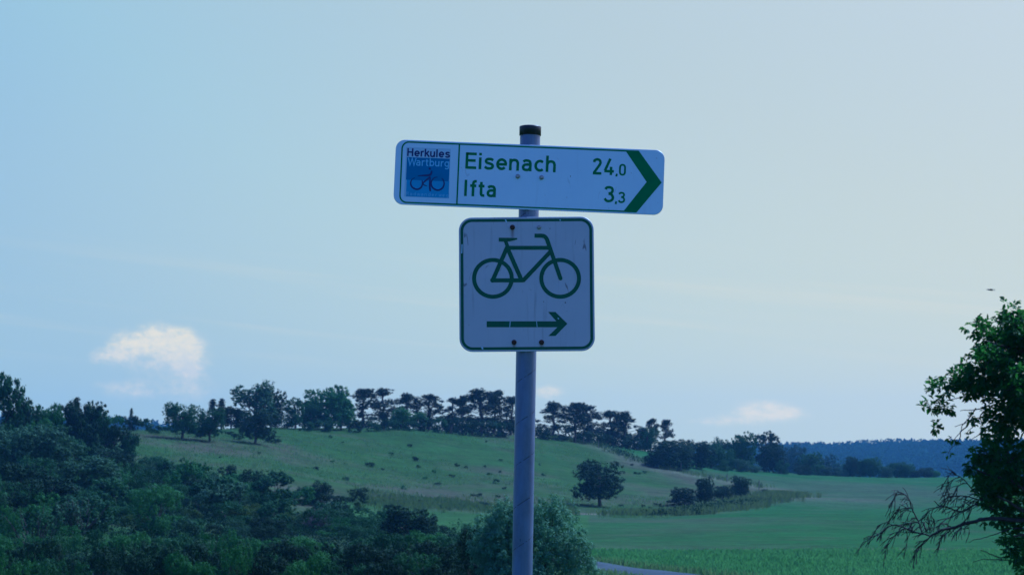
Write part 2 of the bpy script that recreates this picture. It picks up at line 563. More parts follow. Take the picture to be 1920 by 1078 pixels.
def leaves(P, N, size, asp=0.55, fold=0.0):
    """one rhombic leaf per point; returns verts, quads"""
    n = len(P)
    N = N / np.maximum(np.linalg.norm(N, axis=1, keepdims=True), 1e-6)
    T = np.cross(N, unit(n)); T /= np.maximum(np.linalg.norm(T, axis=1, keepdims=True), 1e-6)
    B = np.cross(N, T)
    s = (np.asarray(size) * rng.uniform(0.6, 1.35, n))[:, None]
    V = np.stack([P - T * s * .5, P + B * s * asp * .5 + N * s * fold, P + T * s * .5, P - B * s * asp * .5 + N * s * fold], 1)
    F = np.arange(n * 4).reshape(n, 4)
    return V.reshape(-1, 3), F


def clumps(lobes, ncl, per, rc, size, asp=0.6, up=0.25, jit=0.8, flat=1.0, bias=0.35):
    """leaves grouped in clumps that fill a set of ellipsoids (cx,cy,cz,rx,ry,rz)"""
    L = np.array(lobes, float)
    vol = (L[:, 3] * L[:, 4] * L[:, 5]) ** 0.75
    which = rng.choice(len(L), ncl, p=vol / vol.sum())
    u = unit(ncl); r = rng.uniform(0, 1, ncl) ** bias
    C_ = L[which, :3] + u * r[:, None] * L[which, 3:6]
    rcl = rc * rng.uniform(0.6, 1.4, ncl)
    k = np.repeat(np.arange(ncl), per)
    dv = unit(len(k))
    P = C_[k] + dv * (rcl[k] * rng.uniform(0.35, 1.0, len(k)) )[:, None] * np.array([1, 1, flat])
    N = dv + u[k] * 0.35 + unit(len(k)) * jit + np.array([0, 0, up])
    V, F_ = leaves(P, N, size, asp)
    return V, F_, C_


def tube(pts, r0, r1, sides=6):
    P = [Vector(p) for p in pts]; n = len(P); V = []; F_ = []
    for i, p in enumerate(P):
        tg = (P[min(i + 1, n - 1)] - P[max(i - 1, 0)]).normalized()
        a = tg.orthogonal().normalized() if i == 0 else (a - tg * a.dot(tg)).normalized()
        b_ = tg.cross(a); r = r0 + (r1 - r0) * (i / (n - 1))
        for k in range(sides):
            th = 2 * math.pi * k / sides
            V.append(p + (a * math.cos(th) + b_ * math.sin(th)) * r)
    for i in range(n - 1):
        for k in range(sides):
            k2 = (k + 1) % sides
            F_.append((i * sides + k, i * sides + k2, (i + 1) * sides + k2, (i + 1) * sides + k))
    return np.array([tuple(v) for v in V]), np.array(F_)


def join(parts):
    Vs, Fs, o = [], [], 0
    for V, F_ in parts:
        Vs.append(V); Fs.append(F_ + o); o += len(V)
    return np.concatenate(Vs), np.concatenate(Fs)


def wob(a, b, n, amp):
    a, b = Vector(a), Vector(b); out = []
    L = (b - a).length
    for i in range(n + 1):
        u = i / n
        w_ = math.sin(math.pi * u) * amp * L
        out.append(a.lerp(b, u) + Vector((random.uniform(-1, 1), random.uniform(-1, 1), random.uniform(-.3, .6))) * w_)
    return out


def limbs(trunk_top, h0, targets, r, lean=0.0):
    base = Vector((0, 0, -0.4)); top = Vector(trunk_top)
    parts = [tube(wob(base, top, 6, 0.02), r, r * 0.45, 8)]
    for tg in targets:
        u = random.uniform(h0, 0.95)
        s = base.lerp(top, u)
        parts.append(tube(wob(s, tg, 5, 0.06), r * 0.36, r * 0.07, 5))
    return join(parts)


PROTO = {}


def proto(name, crown, trunk=None):
    cm = mesh_np(name + '_crown', *crown)
    tm_ = mesh_np(name + '_trunk', *trunk, True) if trunk is not None else None
    Vc = np.asarray(crown[0])
    hw = np.percentile(np.abs(Vc[:, :2] - Vc[:, :2].mean(0)), 98.5)
    PROTO[name] = (cm, tm_, 2 * hw, np.percentile(Vc[:, 2], 99.8))


def blob(n, W_, H_, z0, r, irr=0.35):
    """a crown envelope of n lobes about W wide between z0 and H"""
    out = []
    zc = (z0 + H_) / 2; rz = (H_ - z0) / 2
    for i in range(n):
        a = random.uniform(0, 2 * math.pi); q = math.sqrt(random.uniform(0.3, 1)) * (1 - r)
        v = random.uniform(-1, 1) * (1 - r)
        w_ = math.sqrt(max(0.05, 1 - (v * 0.9) ** 2))
        s = random.uniform(1 - irr, 1 + irr) * r
        out.append((math.cos(a) * q * W_ / 2 * w_, math.sin(a) * q * W_ / 2 * w_, zc + v * rz, s * W_ / 2, s * W_ / 2, s * rz * 0.9))
    return out


# all prototypes are about 8 m tall (trees) or 2 m tall (shrubs)
for i in range(3):
    lb = blob(36, 8.4, 8.0, 0.4, 0.31)
    V, F_, C_ = clumps(lb, 720, 20, 0.38, 0.30, .6, .3, .32, 1.0, .16)
    tr = limbs((random.uniform(-.4, .4), 0, 5.2), 0.3, C_[rng.choice(len(C_), 14)], 0.26)
    proto('round%d' % i, (V, F_), tr)
for i in range(2):
    lb = blob(24, 6.4, 8.0, 0.6, 0.26, 0.5)
    V, F_, C_ = clumps(lb, 420, 18, 0.34, 0.27, .6, .3, .35, 1.0, .2)
    tr = limbs((random.uniform(-.3, .3), 0, 6.6), 0.2, C_[rng.choice(len(C_), 22)], 0.20)
    proto('airy%d' % i, (V, F_), tr)
for i in range(4):        # scots pines: bare leaning stems, flat plates of needles with sky between them
    lb = []; tg = []
    top = (random.uniform(-.6, .6), random.uniform(-.6, .6), 7.3)
    for k in range(38):
        z = 7.3 - 5.2 * random.random() ** 1.25
        q = 2.2 * max(.10, 1 - (abs(z - 4.6) / 3.0) ** 2.2) * random.uniform(.25, 1.0)
        a = random.uniform(0, 2 * math.pi)
        c_ = (top[0] * z / 7.3 + math.cos(a) * q, top[1] * z / 7.3 + math.sin(a) * q, z)
        lb.append((*c_, *([random.uniform(.38, .75)] * 2), random.uniform(.34, .62)))
        tg.append(c_)
    V, F_, C_ = clumps(lb, 520, 16, 0.26, 0.22, 0.40, 0.5, 0.6, 0.95, .3)
    parts = [tube(wob((0, 0, -.4), top, 7, .03), .19, .08, 7)]
    for c_ in tg:
        z = c_[2] - random.uniform(.3, .9); s = Vector(top) * (z / 7.3)
        parts.append(tube(wob(s, c_, 4, .06), .065, .02, 5))
    for k in range(5):
        z = random.uniform(1.5, 3.5); s = Vector(top) * (z / 7.3); a = random.uniform(0, 6.28)
        parts.append(tube(wob(s, s + Vector((math.cos(a) * 1.0, math.sin(a) * 1.0, .15)), 3, .08), .04, .01, 4))
    proto('pine%d' % i, (V, F_), join(parts))
lb = blob(40, 8.0, 7.6, 0.5, 0.30, 0.45) + [(0, 0, 4.0, 1.9, 1.9, 2.0), (-1.4, 0, 3.2, 1.4, 1.4, 1.2), (1.5, 0, 3.6, 1.4, 1.4, 1.2)]
V, F_, C_ = clumps(lb, 760, 20, .36, .26, .55, .3, .5, .9, .25)
proto('round9', (V, F_), limbs((0.1, 0, 4.6), .3, C_[rng.choice(len(C_), 22)], .28))
for i in range(3):        # dense domes leafy to the ground
    lb = blob(34, 6.0, 6.0, -0.2, 0.36, 0.25)
    V, F_, C_ = clumps(lb, 760, 20, 0.28, 0.22, .6, .3, .35, 1.0, .2)
    proto('dome%d' % i, (V, F_), limbs((0, 0, 3.0), .1, C_[rng.choice(len(C_), 10)], .12))
# umbrella crowned tree on a clean stem
for i in range(2):
    lb = [(0, 0, 5.6, 2.9, 2.9, 1.5)] + [(math.cos(a) * 2.5, math.sin(a) * 2.5, random.uniform(4.3, 5.6), 1.2, 1.2, .85) for a in np.linspace(0, 6.28, 8)[:-1]] + [(0.4, 0, 6.9, 1.6, 1.6, .8)]
    V, F_, C_ = clumps(lb, 400, 22, .50, .30, .6, .3, .5)
    proto('umbrella%d' % i, (V, F_), limbs((0, 0, 5.2), .45, C_[rng.choice(len(C_), 14)], .19))
# spruce
lb = []
for k in range(90):
    z = random.uniform(.8, 7.8); q = (8.0 - z) / 7.2 * 1.45 * random.uniform(.3, 1.0); a = random.uniform(0, 6.28)
    lb.append((math.cos(a) * q, math.sin(a) * q, z, .40, .40, .30))
V, F_, C_ = clumps(lb, 420, 14, .26, .22, .35, .4, .8, .6)
proto('spruce0', (V, F_), tube([(0, 0, -.4), (0, 0, 4), (0, 0, 8.1)], .16, .02, 6))
# shrubs: domed to the ground
for i in range(5):
    lb = blob(16, 2.6, 2.0, -0.1, 0.28, 0.4)
    V, F_, C_ = clumps(lb, 260, 20, .13, .11, .6, .35, .3, 1.0, .15)
    st = join([tube(wob((random.uniform(-.3, .3), random.uniform(-.3, .3), -.2), c_, 3, .08), .03, .01, 4) for c_ in C_[rng.choice(len(C_), 10)]])
    proto('shrub%d' % i, (V, F_), st)
# upright spiky shrub
lb = [(random.uniform(-.8, .8), random.uniform(-.8, .8), random.uniform(.4, 1.5), .16, .16, .55) for k in range(26)]
V, F_, C_ = clumps(lb, 170, 10, .12, .13, .35, .9, .5, 1.6)
proto('spiky0', (V, F_), join([tube(wob((0, 0, -.2), (l[0], l[1], l[2] + .4), 3, .05), .025, .008, 4) for l in lb]))
# denser shrubs for the nearer hedge, 3 m tall
for i in range(4):
    lb = blob(30, 4.2, 3.0, -0.2, 0.24, 0.5)
    V, F_, C_ = clumps(lb, 760, 22, .16, .10, .55, .35, .3, 1.0, .15)
    st = join([tube(wob((random.uniform(-.6, .6), random.uniform(-.6, .6), -.3), c_, 4, .08), .045, .012, 5) for c_ in C_[rng.choice(len(C_), 16)]])
    proto('hedge%d' % i, (V, F_), st)
# dead shrub of bare grey twigs
parts = []
for k in range(95):
    a = random.uniform(0, 6.28); q = random.uniform(.2, 1.25); h = random.uniform(.9, 2.0) * (1.15 - q * .4)
    p = wob((random.uniform(-.15, .15), random.uniform(-.15, .15), -.2), (math.cos(a) * q, math.sin(a) * q, h), 5, .06)
    parts.append(tube(p, .03, .008, 4))
    for j in (2, 3, 4):
        parts.append(tube(wob(p[j], p[j] + Vector((random.uniform(-.4, .4), random.uniform(-.4, .4), random.uniform(.1, .45))), 2, .05), .014, .005, 3))
proto('dead0', join(parts))


def plant(name, kind, pos, w_, h_, matn, label, cat, group=None, rot=None, w0=None, h0=None, bark='bark'):
    """a tree or shrub standing at pos, w wide and h tall (metres)"""
    cm, tm_, PW, PH = PROTO[kind]
    W0 = w0 or PW
    H0 = h0 or PH
    r = random.uniform(0, 6.28) if rot is None else rot
    sc = (w_ / W0, w_ / W0, h_ / H0)
    if tm_ is None or h_ < 2.6:
        o = link(name, cm, M[matn]); tag(o, label, cat, group)
        o.location = pos; o.rotation_euler = (0, 0, r); o.scale = sc
        return o
    e = empty(name, pos, label, cat, group); e.rotation_euler = (0, 0, r); e.scale = sc
    c_ = link('crown', cm, M[matn], e)
    link('trunk' if kind.rstrip('0123456789') not in ('shrub', 'hedge', 'spiky', 'dome') else 'stems', tm_, M[bark], e)
    return e


def brow_far(px):
    return float(np.interp(px, [0, 250, 500, 750, 1000, 1150, 1250, 1700], [480, 590, 640, 680, 690, 715, 735, 790]))


def brow(px):
    return float(np.interp(px, [0, 250, 500, 750, 1000, 1150, 1250, 1350, 1500, 1700], [355, 400, 450, 480, 500, 520, 530, 545, 570, 590]))


def onpix(name, kind, px, wpx, top, matn, label, cat='tree', base=None, dist=None, group=None, **kw):
    """plant whose foot stands on the ground (at a pixel, or at a distance along a bearing) with crown width and top as in the photo"""
    if dist is not None and dist > 560:
        dist = brow(px) + (dist - brow_far(px)) * 0.6
    p = G(px, base) if dist is None else on(px, dist)
    dd = p.y
    ztop = pix(px, top, dd).z
    return plant(name, kind, p - Vector((0, 0, 0.1)), wpx / FPX * dd, max(0.5, ztop - p.z + 0.1), matn, label, cat, group, **kw)


# ------------------------------------------------------------------ the signpost
D = 6.75
PM = 1.0 / 637.8                    # metres per photo pixel at the post


def steel(name, c, rough, metal):
    return simple(name, c, rough, metal, 0.25, 30)


def ribbon(pts, w_, z, closed=False):
    """flat stroke of width w along a path, mitred at the joints"""
    P = [np.array(p, float) for p in pts]
    n = len(P); V = []; F_ = []
    for i in range(n):
        a = P[i - 1] if (i > 0 or closed) else None
        b_ = P[(i + 1) % n] if (i < n - 1 or closed) else None
        d1 = (P[i] - a) if a is not None else (b_ - P[i])
        d2 = (b_ - P[i]) if b_ is not None else (P[i] - a)
        d1 = d1 / max(np.linalg.norm(d1), 1e-9); d2 = d2 / max(np.linalg.norm(d2), 1e-9)
        tg = d1 + d2; tg = tg / max(np.linalg.norm(tg), 1e-9)
        nn = np.array([-tg[1], tg[0]]); c_ = max(0.35, float(np.dot(nn, np.array([-d1[1], d1[0]]))))
        V += [(*(P[i] + nn * w_ / 2 / c_), z), (*(P[i] - nn * w_ / 2 / c_), z)]
    for i in range(n if closed else n - 1):
        j = (i + 1) % n
        F_.append((2 * i, 2 * i + 1, 2 * j + 1, 2 * j))
    return V, F_


def cat(pts, n=7, closed=False):
    P = [np.array(p, float) for p in pts]; out = []; N_ = len(P)
    for i in range(N_ if closed else N_ - 1):
        g_ = (lambda k: P[k % N_]) if closed else (lambda k: P[min(max(k, 0), N_ - 1)])
        p0, p1, p2, p3 = g_(i - 1), g_(i), g_(i + 1), g_(i + 2)
        for k in range(n):
            u = k / n
            out.append(0.5 * ((2 * p1) + (p2 - p0) * u + (2 * p0 - 5 * p1 + 4 * p2 - p3) * u * u + (3 * p1 - 3 * p2 + p3 - p0) * u ** 3))
    if not closed:
        out.append(P[-1])
    return out


def arc(cx, cy, rx, ry, a0, a1, n=20):
    return [(cx + rx * math.cos(R(a0 + (a1 - a0) * i / n)), cy + ry * math.sin(R(a0 + (a1 - a0) * i / n))) for i in range(n + 1)]


NA = [(0.75, 0), (0.75, 7.2)]
ARCH = cat([(0.75, 3.6), (0.95, 5.2), (1.9, 6.3), (3.1, 6.45), (4.2, 6.0), (4.75, 4.7)]) + [(4.75, 3), (4.75, 0)]
GLY = {
    'E': ([[(0.75, 0), (0.75, 10)], [(0.75, .75), (6.0, .75)], [(0.75, 5.15), (5.5, 5.15)], [(0.75, 9.25), (6.0, 9.25)]], 7.3),
    'i': ([NA, [(0.75, 8.5), (0.75, 10)]], 2.9),
    's': ([cat([(4.9, 5.7), (4.1, 6.3), (2.9, 6.5), (1.6, 6.2), (1.0, 5.2), (1.5, 4.25), (2.9, 3.75), (4.3, 3.2), (4.8, 2.1), (4.2, 1.05), (2.8, .7), (1.5, .9), (.5, 1.7)])], 6.6),
    'e': ([arc(3.05, 3.6, 2.3, 2.85, 2, 318), [(1.0, 3.55), (5.9, 3.55)]], 7.1),
    'n': ([NA, ARCH], 6.9),
    'a': ([cat([(.9, 5.7), (1.7, 6.35), (2.9, 6.5), (4.2, 6.1), (4.75, 4.8)]) + [(4.75, 3), (4.75, 0)],
           cat([(4.75, 3.95), (3.0, 4.05), (1.5, 3.7), (.85, 2.4), (1.3, 1.1), (2.6, .7), (3.9, 1.0), (4.75, 2.1)])], 6.9),
    'c': ([arc(3.1, 3.6, 2.35, 2.88, 48, 312)], 6.3),
    'h': ([[(0.75, 0), (0.75, 10)], ARCH], 6.9),
    'I': ([[(0.75, 0), (0.75, 10)]], 3.3),
    'f': ([[(1.9, 0), (1.9, 7.4)] + cat([(1.9, 7.6), (2.2, 8.8), (3.1, 9.25), (3.9, 9.25)]), [(0.1, 6.5), (3.7, 6.5)]], 5.0),
    't': ([[(1.7, 9), (1.7, 2.4)] + cat([(1.7, 2.2), (1.95, 1.1), (2.7, .75), (3.7, .75)]), [(0.1, 6.5), (3.6, 6.5)]], 5.0),
    '2': ([cat([(.9, 7.5), (1.3, 8.7), (2.9, 9.25), (4.5, 8.8), (5.05, 7.2), (4.3, 5.6)]) + [(1.0, 1.0)], [(0.3, .75), (5.9, .75)]], 7.2),
    '4': ([[(4.3, 10), (1.0, 2.5)], [(0.6, 2.3), (6.9, 2.3)], [(5.0, 0), (5.0, 5.0)]], 7.3),
    '0': ([cat([(.8, 5), (.9, 7.6), (1.7, 8.9), (3.1, 9.25), (4.5, 8.9), (5.3, 7.6), (5.4, 5), (5.3, 2.4), (4.5, 1.1), (3.1, .75), (1.7, 1.1), (.9, 2.4)], 6, True) + ['c']], 7),
    '3': ([cat([(.8, 7.9), (1.4, 8.9), (2.9, 9.25), (4.4, 8.7), (4.85, 7.3), (4.2, 5.9), (2.6, 5.35)]), cat([(2.6, 5.35), (4.3, 4.85), (5.15, 3.0), (4.5, 1.4), (2.9, .75), (1.4, 1.1), (.5, 2.3)])], 7),
    ',': ([[(1.2, 1.2), (0.6, -1.1)]], 2.2),
    'H': ([[(0.75, 0), (0.75, 10)], [(5.95, 0), (5.95, 10)], [(0.75, 5.2), (5.95, 5.2)]], 8.0),
    'r': ([NA, cat([(0.75, 4.2), (1.3, 5.9), (2.5, 6.55), (3.6, 6.4)])], 4.5),
    'k': ([[(0.75, 0), (0.75, 10)], [(4.7, 7.2), (1.2, 3.5)], [(2.2, 4.5), (5.2, 0)]], 6.2),
    'u': ([[(0.75, 7.2), (0.75, 3)] + cat([(0.75, 2.4), (1.3, 1.1), (2.4, .7), (3.8, 1.2), (4.75, 2.8)]), [(4.75, 7.2), (4.75, 0)]], 6.9),
    'l': ([[(0.75, 0), (0.75, 10)]], 2.9),
    'W': ([[(0.2, 10), (2.5, .3), (4.9, 9.4), (7.3, .3), (9.6, 10)]], 9.6),
    'b': ([[(0.75, 0), (0.75, 10)], arc(2.95, 3.6, 2.2, 2.85, 0, 360)], 6.6),
    'd': ([[(5.1, 0), (5.1, 10)], arc(2.95, 3.6, 2.2, 2.85, 0, 360)], 7.0),
    'g': ([cat([(5.1, 7.2), (5.1, 0), (4.9, -1.6), (3.6, -2.5), (2.2, -2.5), (1.0, -2.0)]), arc(2.95, 3.6, 2.2, 2.85, 0, 360)], 6.9),
    'w': ([[(0.2, 7.2), (1.9, .4), (3.6, 6.6), (5.3, .4), (7.0, 7.2)]], 7.8),
    'R': ([[(0.75, 0), (0.75, 10)], [(0.75, 9.25), (3.0, 9.25)] + cat([(3.4, 9.2), (4.9, 8.5), (5.1, 7.1), (4.5, 5.7), (3.2, 5.1)]) + [(0.75, 5.1)], [(3.0, 5.1), (5.6, 0)]], 6.9),
}


def text_geo(txt, x0, y0, cap, width, sw, z, track=1.0):
    """stroked lettering: left foot at (x0,y0), capital height, total width; returns verts, faces"""
    adv = [GLY[ch][1] for ch in txt]
    last = max(p[0] for st in GLY[txt[-1]][0] for p in st if not isinstance(p, str)) + 0.75
    tot = sum(adv[:-1]) + last
    sx = width / tot; sy = cap / 10.0
    V = []; F_ = []; cx = 0.0; q = 0
    for ch, ad in zip(txt, adv):
        for st in GLY[ch][0]:
            closed = isinstance(st[-1], str)
            pts = [((cx + p[0]) * sx + x0, p[1] * sy + y0) for p in st if not isinstance(p, str)]
            v_, f_ = ribbon(pts, sw, z + (q % 3) * 0.00006, closed)
            q += 1
            o_ = len(V); V += v_; F_ += [tuple(i + o_ for i in f) for f in f_]
        cx += ad
    return V, F_


def flat_obj(name, V, F_, mt, parent, label=None):
    me_ = bpy.data.meshes.new(name)
    me_.from_pydata([tuple(v) for v in V], [], [tuple(f) for f in F_])
    me_.update()
    o = link(name, me_, mt, parent)
    if label:
        o['label'] = label
    return o


def rrect(w_, h_, r, n=8):
    out = []
    for cx, cy, a0 in ((w_ / 2 - r, h_ / 2 - r, 0), (-w_ / 2 + r, h_ / 2 - r, 90), (-w_ / 2 + r, -h_ / 2 + r, 180), (w_ / 2 - r, -h_ / 2 + r, 270)):
        out += arc(cx, cy, r, r, a0, a0 + 90, n)
    return out


def plate(name, w_, h_, r, th, mt, parent, edge):
    """rounded sheet metal panel lying in local XY, face towards +Z, small bevel round the rim"""
    rings = [(rrect(w_ - .0016, h_ - .0016, r - .0008), 0.0), (rrect(w_, h_, r), -.0008), (rrect(w_, h_, r), -th)]
    V = []; F_ = []
    for pts, z in rings:
        V += [(p[0], p[1], z) for p in pts]
    n = len(rings[0][0])
    F_.append(tuple(range(n)))
    for k in range(2):
        for i in range(n):
            j = (i + 1) % n
            F_.append((k * n + j, k * n + i, (k + 1) * n + i, (k + 1) * n + j))
    F_.append(tuple(reversed(range(2 * n, 3 * n))))
    me_ = bpy.data.meshes.new(name); me_.from_pydata(V, [], F_); me_.update()
    me_.materials.append(mt); me_.materials.append(edge)
    for p in me_.polygons[1:]:
        p.material_index = 1
    return link(name, me_, mt, parent)


def rot_to(pc, ang_):
    """matrix: local XY sheet at the photo pixel pc on the post plane, facing the camera, turned by ang in its own plane"""
    p = pix(pc[0], pc[1], D)
    return Matrix.Translation(p) @ Matrix.Rotation(R(90), 4, 'X') @ Matrix.Rotation(R(ang_), 4, 'Z')


def face_mat(name, c, c2, spots, rust=(), rough=0.35):
    m, t, b = mat(name)
    g_ = t.n('ShaderNodeTexCoord'); s_ = t.n('ShaderNodeSeparateXYZ'); t.link(g_.outputs['Object'], s_.inputs[0])
    n_ = t.noise(g_.outputs['Object'], 7, 5, 0.6)
    cc = t.mix(t.ss(n_, 0.35, 0.7), c, c2)
    # faint rain streaks
    st = t.noise(t.scale(g_.outputs['Object'], (60, 4, 1)), 1, 4, 0.6)
    cc = t.mix(t.ss(st, 0.55, 0.75, 0, spots * 0.5), cc, tuple(v_ * 0.6 for v_ in c))
    # specks of dirt and tiny scratches
    vo = t.n('ShaderNodeTexVoronoi'); t.link(g_.outputs['Object'], vo.inputs['Vector']); vo.inputs['Scale'].default_value = 38
    keep = t.ss(t.noise(g_.outputs['Object'], 23, 1, .5), 0.56, 0.6)
    cc = t.mix(t.m('MULTIPLY', t.m('MULTIPLY', t.ss(vo.outputs['Distance'], 0.05, 0.11, 1, 0), keep), spots), cc, (0.10, 0.10, 0.12))
    sc_ = t.noise(t.scale(g_.outputs['Object'], (35, 9, 1)), 1.0, 1, 0.3)
    cc = t.mix(t.m('MULTIPLY', t.m('MULTIPLY', t.ss(t.m('ABSOLUTE', t.m('SUBTRACT', sc_, 0.5)), 0.004, 0.012, 1, 0), t.ss(t.noise(g_.outputs['Object'], 13, 2, .5), .60, .66)), spots * .7), cc, (0.12, 0.12, 0.15))
    for rx, ry, ln in rust:      # rust run below a bolt
        gx = t.m('DIVIDE', t.m('SUBTRACT', s_.outputs[0], rx), 0.0048); gx = t.m('EXPONENT', t.m('MULTIPLY', t.m('MULTIPLY', gx, gx), -1))
        yy = t.m('SUBTRACT', ry, s_.outputs[1])
        f_ = t.m('MULTIPLY', t.m('MULTIPLY', gx, t.ss(yy, -0.002, 0.004)), t.ss(yy, 0.004, ln, 1, 0))
        cc = t.mix(t.m('MULTIPLY', f_, 0.75), cc, (0.09, 0.05, 0.035))
    t.link(cc, b.inputs['Base Color'])
    b.inputs['Roughness'].default_value = rough
    b.inputs['Specular IOR Level'].default_value = 0.4
    return m


post = empty('signpost', (0, 0, 0), 'grey tubular metal post carrying a long arrow board above a square bicycle sign', 'signpost')
# the pole: foot and top found on the plane just behind the boards
PR = 0.0302
DP = D + 0.043
ptop = pix(994.3, 240, DP); pb = pix(979.2, 1070, DP)
dirp = (ptop - pb).normalized()
foot = pb - dirp * ((pb.z + 0.3) / dirp.z)
post.location = (foot.x, foot.y, 0)
post_inv = Matrix.Translation(-post.location)


def place(o, M_):
    o.matrix_local = post_inv @ M_


def tube_mesh(name, L, r, sides=48, segs=24, closed_top=False):
    V = []; F_ = []
    for i in range(segs + 1):
        for k in range(sides):
            a = 2 * math.pi * k / sides
            V.append((r * math.cos(a), r * math.sin(a), L * i / segs))
    for i in range(segs):
        for k in range(sides):
            k2 = (k + 1) % sides
            F_.append((i * sides + k, i * sides + k2, (i + 1) * sides + k2, (i + 1) * sides + k))
    return mesh_np(name, V, np.array(F_), True)


m, t, b = mat('galvanised_steel')
g_ = t.n('ShaderNodeTexCoord'); s_ = t.n('ShaderNodeSeparateXYZ'); t.link(g_.outputs['Object'], s_.inputs[0])
n_ = t.noise(t.scale(g_.outputs['Object'], (1, 1, .35)), 28, 5, .6)
vo = t.n('ShaderNodeTexVoronoi'); t.link(g_.outputs['Object'], vo.inputs['Vector']); vo.inputs['Scale'].default_value = 90
streak = t.noise(t.scale(g_.outputs['Object'], (90, 90, 2.5)), 1, 4, .6)
cc = t.mix(t.ss(n_, .35, .7), (0.080, 0.115, 0.23), (0.130, 0.180, 0.34))
cc = t.mix(t.m('MULTIPLY', vo.outputs['Distance'], 0.35), cc, (0.14, 0.17, 0.29))
cc = t.mix(t.ss(streak, .5, .8, 0, .5), cc, (0.09, 0.12, 0.22))
angp = t.m('DIVIDE', t.m('ARCTAN2', s_.outputs[0], t.m('MULTIPLY', s_.outputs[1], -1)), 2 * math.pi)
hel = t.m('SUBTRACT', t.m('FRACT', t.m('SUBTRACT', t.m('DIVIDE', s_.outputs[2], 0.1225), t.m('ADD', angp, 0.5))), 0.5)
line = t.ss(t.m('ABSOLUTE', hel), 0.008, 0.020, 1, 0)
brk = t.ss(t.noise(g_.outputs['Object'], 120, 2, .5), .40, .50)
brk2 = t.ss(t.noise(g_.outputs['Object'], 9, 2, .5), .36, .52, .35, 1)
lf = t.m('MULTIPLY', line, t.m('MULTIPLY', brk, brk2))
cc = t.mix(t.m('MULTIPLY', lf, .7), cc, (0.03, 0.035, 0.05))
t.link(cc, b.inputs['Base Color']); b.inputs['Metallic'].default_value = 0.3; b.inputs['Specular IOR Level'].default_value = 0.9
t.link(t.ss(n_, .3, .7, .27, .40), b.inputs['Roughness'])
bp = t.n('ShaderNodeBump'); bp.inputs['Strength'].default_value = .5; bp.inputs['Distance'].default_value = .0012
t.link(t.m('ADD', t.m('MULTIPLY', lf, -1.5), t.m('MULTIPLY', n_, .5)), bp.inputs['Height']); t.link(bp.outputs[0], b.inputs['Normal'])
M['galv'] = m
M['bracket'] = simple('bracket_steel', (0.28, 0.31, 0.36), .45, .7, .2, 40)
M['cap'] = simple('black_plastic', (0.012, 0.013, 0.020), .45, 0, .3, 60)
plen = (ptop - foot).length
q = dirp.to_track_quat('Z', 'Y').to_matrix().to_4x4()
# keep the object's X across the view so the seam pattern stays put
q = Matrix.Rotation(math.atan2(dirp.x, dirp.z), 4, 'Y') @ Matrix.Rotation(-math.asin(dirp.y), 4, 'X')
pole = link('pole', tube_mesh('pole', plen, PR), M['galv'], post)
place(pole, Matrix.Translation(foot) @ q)
# black plastic cap with a softly rounded top
V = []; F_ = []; sd = 48
prof = [(PR + .0002, -.0004), (PR + .0022, 0.0), (PR + .0024, .0250), (PR + .0014, .0272), (PR - .004, .0288), (0.012, .0300)]
for r_, z_ in prof:
    for k in range(sd):
        a = 2 * math.pi * k / sd; V.append((r_ * math.cos(a), r_ * math.sin(a), z_))
for i in range(len(prof) - 1):
    for k in range(sd):
        k2 = (k + 1) % sd; F_.append((i * sd + k, i * sd + k2, (i + 1) * sd + k2, (i + 1) * sd + k))
F_.append(tuple(range((len(prof) - 1) * sd, len(prof) * sd)))
me_ = bpy.data.meshes.new('pole_cap'); me_.from_pydata(V, [], F_)
for p in me_.polygons[:-1]:
    p.use_smooth = True
cap = link('pole_cap', me_, M['cap'], post)
place(cap, Matrix.Translation(foot + dirp * (plen - .0235)) @ q)
cap['label'] = 'black plastic cap closing the post'

M['edge'] = simple('sign_edge', (0.50, 0.56, 0.66), .4, .3, .1, 40)
M['face1'] = face_mat('arrow_board_face', (0.67, 0.79, 0.98), (0.70, 0.82, 1.0), 0.25)
M['green1'] = simple('print_green', (0.002, 0.165, 0.034), .4, 0, .08, 30)
M['green2'] = simple('faded_print_green', (0.002, 0.088, 0.040), .42, 0, .12, 40)
M['navy'] = simple('print_navy', (0.010, 0.020, 0.16), .4)
M['blue_d'] = simple('print_blue', (0.025, 0.17, 0.42), .4, 0, .05, 30)
M['blue_l'] = simple('print_light_blue', (0.12, 0.34, 0.66), .4, 0, .05, 30)
M['blue_w'] = simple('print_pale_blue', (0.30, 0.55, 0.85), .4)
M['panel'] = simple('sticker_film', (0.50, 0.64, 0.82), .3)
M['rust'] = simple('rusty_bolt', (0.055, 0.028, 0.022), .8, .2, .4, 300)
M['bolt'] = simple('zinc_bolt', (0.30, 0.31, 0.34), .35, .8, .2, 300)

# ---- arrow board
AC = (992.3, 332.6); AROT = -2.35
ca_, sa_ = math.cos(R(-AROT)), math.sin(R(-AROT))


def A(px, py):
    """photo pixel -> local metres on the arrow board"""
    dx, dy = (px - AC[0]), -(py - AC[1])
    return ((dx * ca_ - dy * sa_) * PM, (dx * sa_ + dy * ca_) * PM)


board = plate('direction_board', 509 * PM, 123.5 * PM, 18 * PM, .0025, M['face1'], post, M['edge'])
board['label'] = 'long white arrow board with green lettering and bicycle emblem'
place(board, rot_to(AC, AROT))
zf = 0.00025
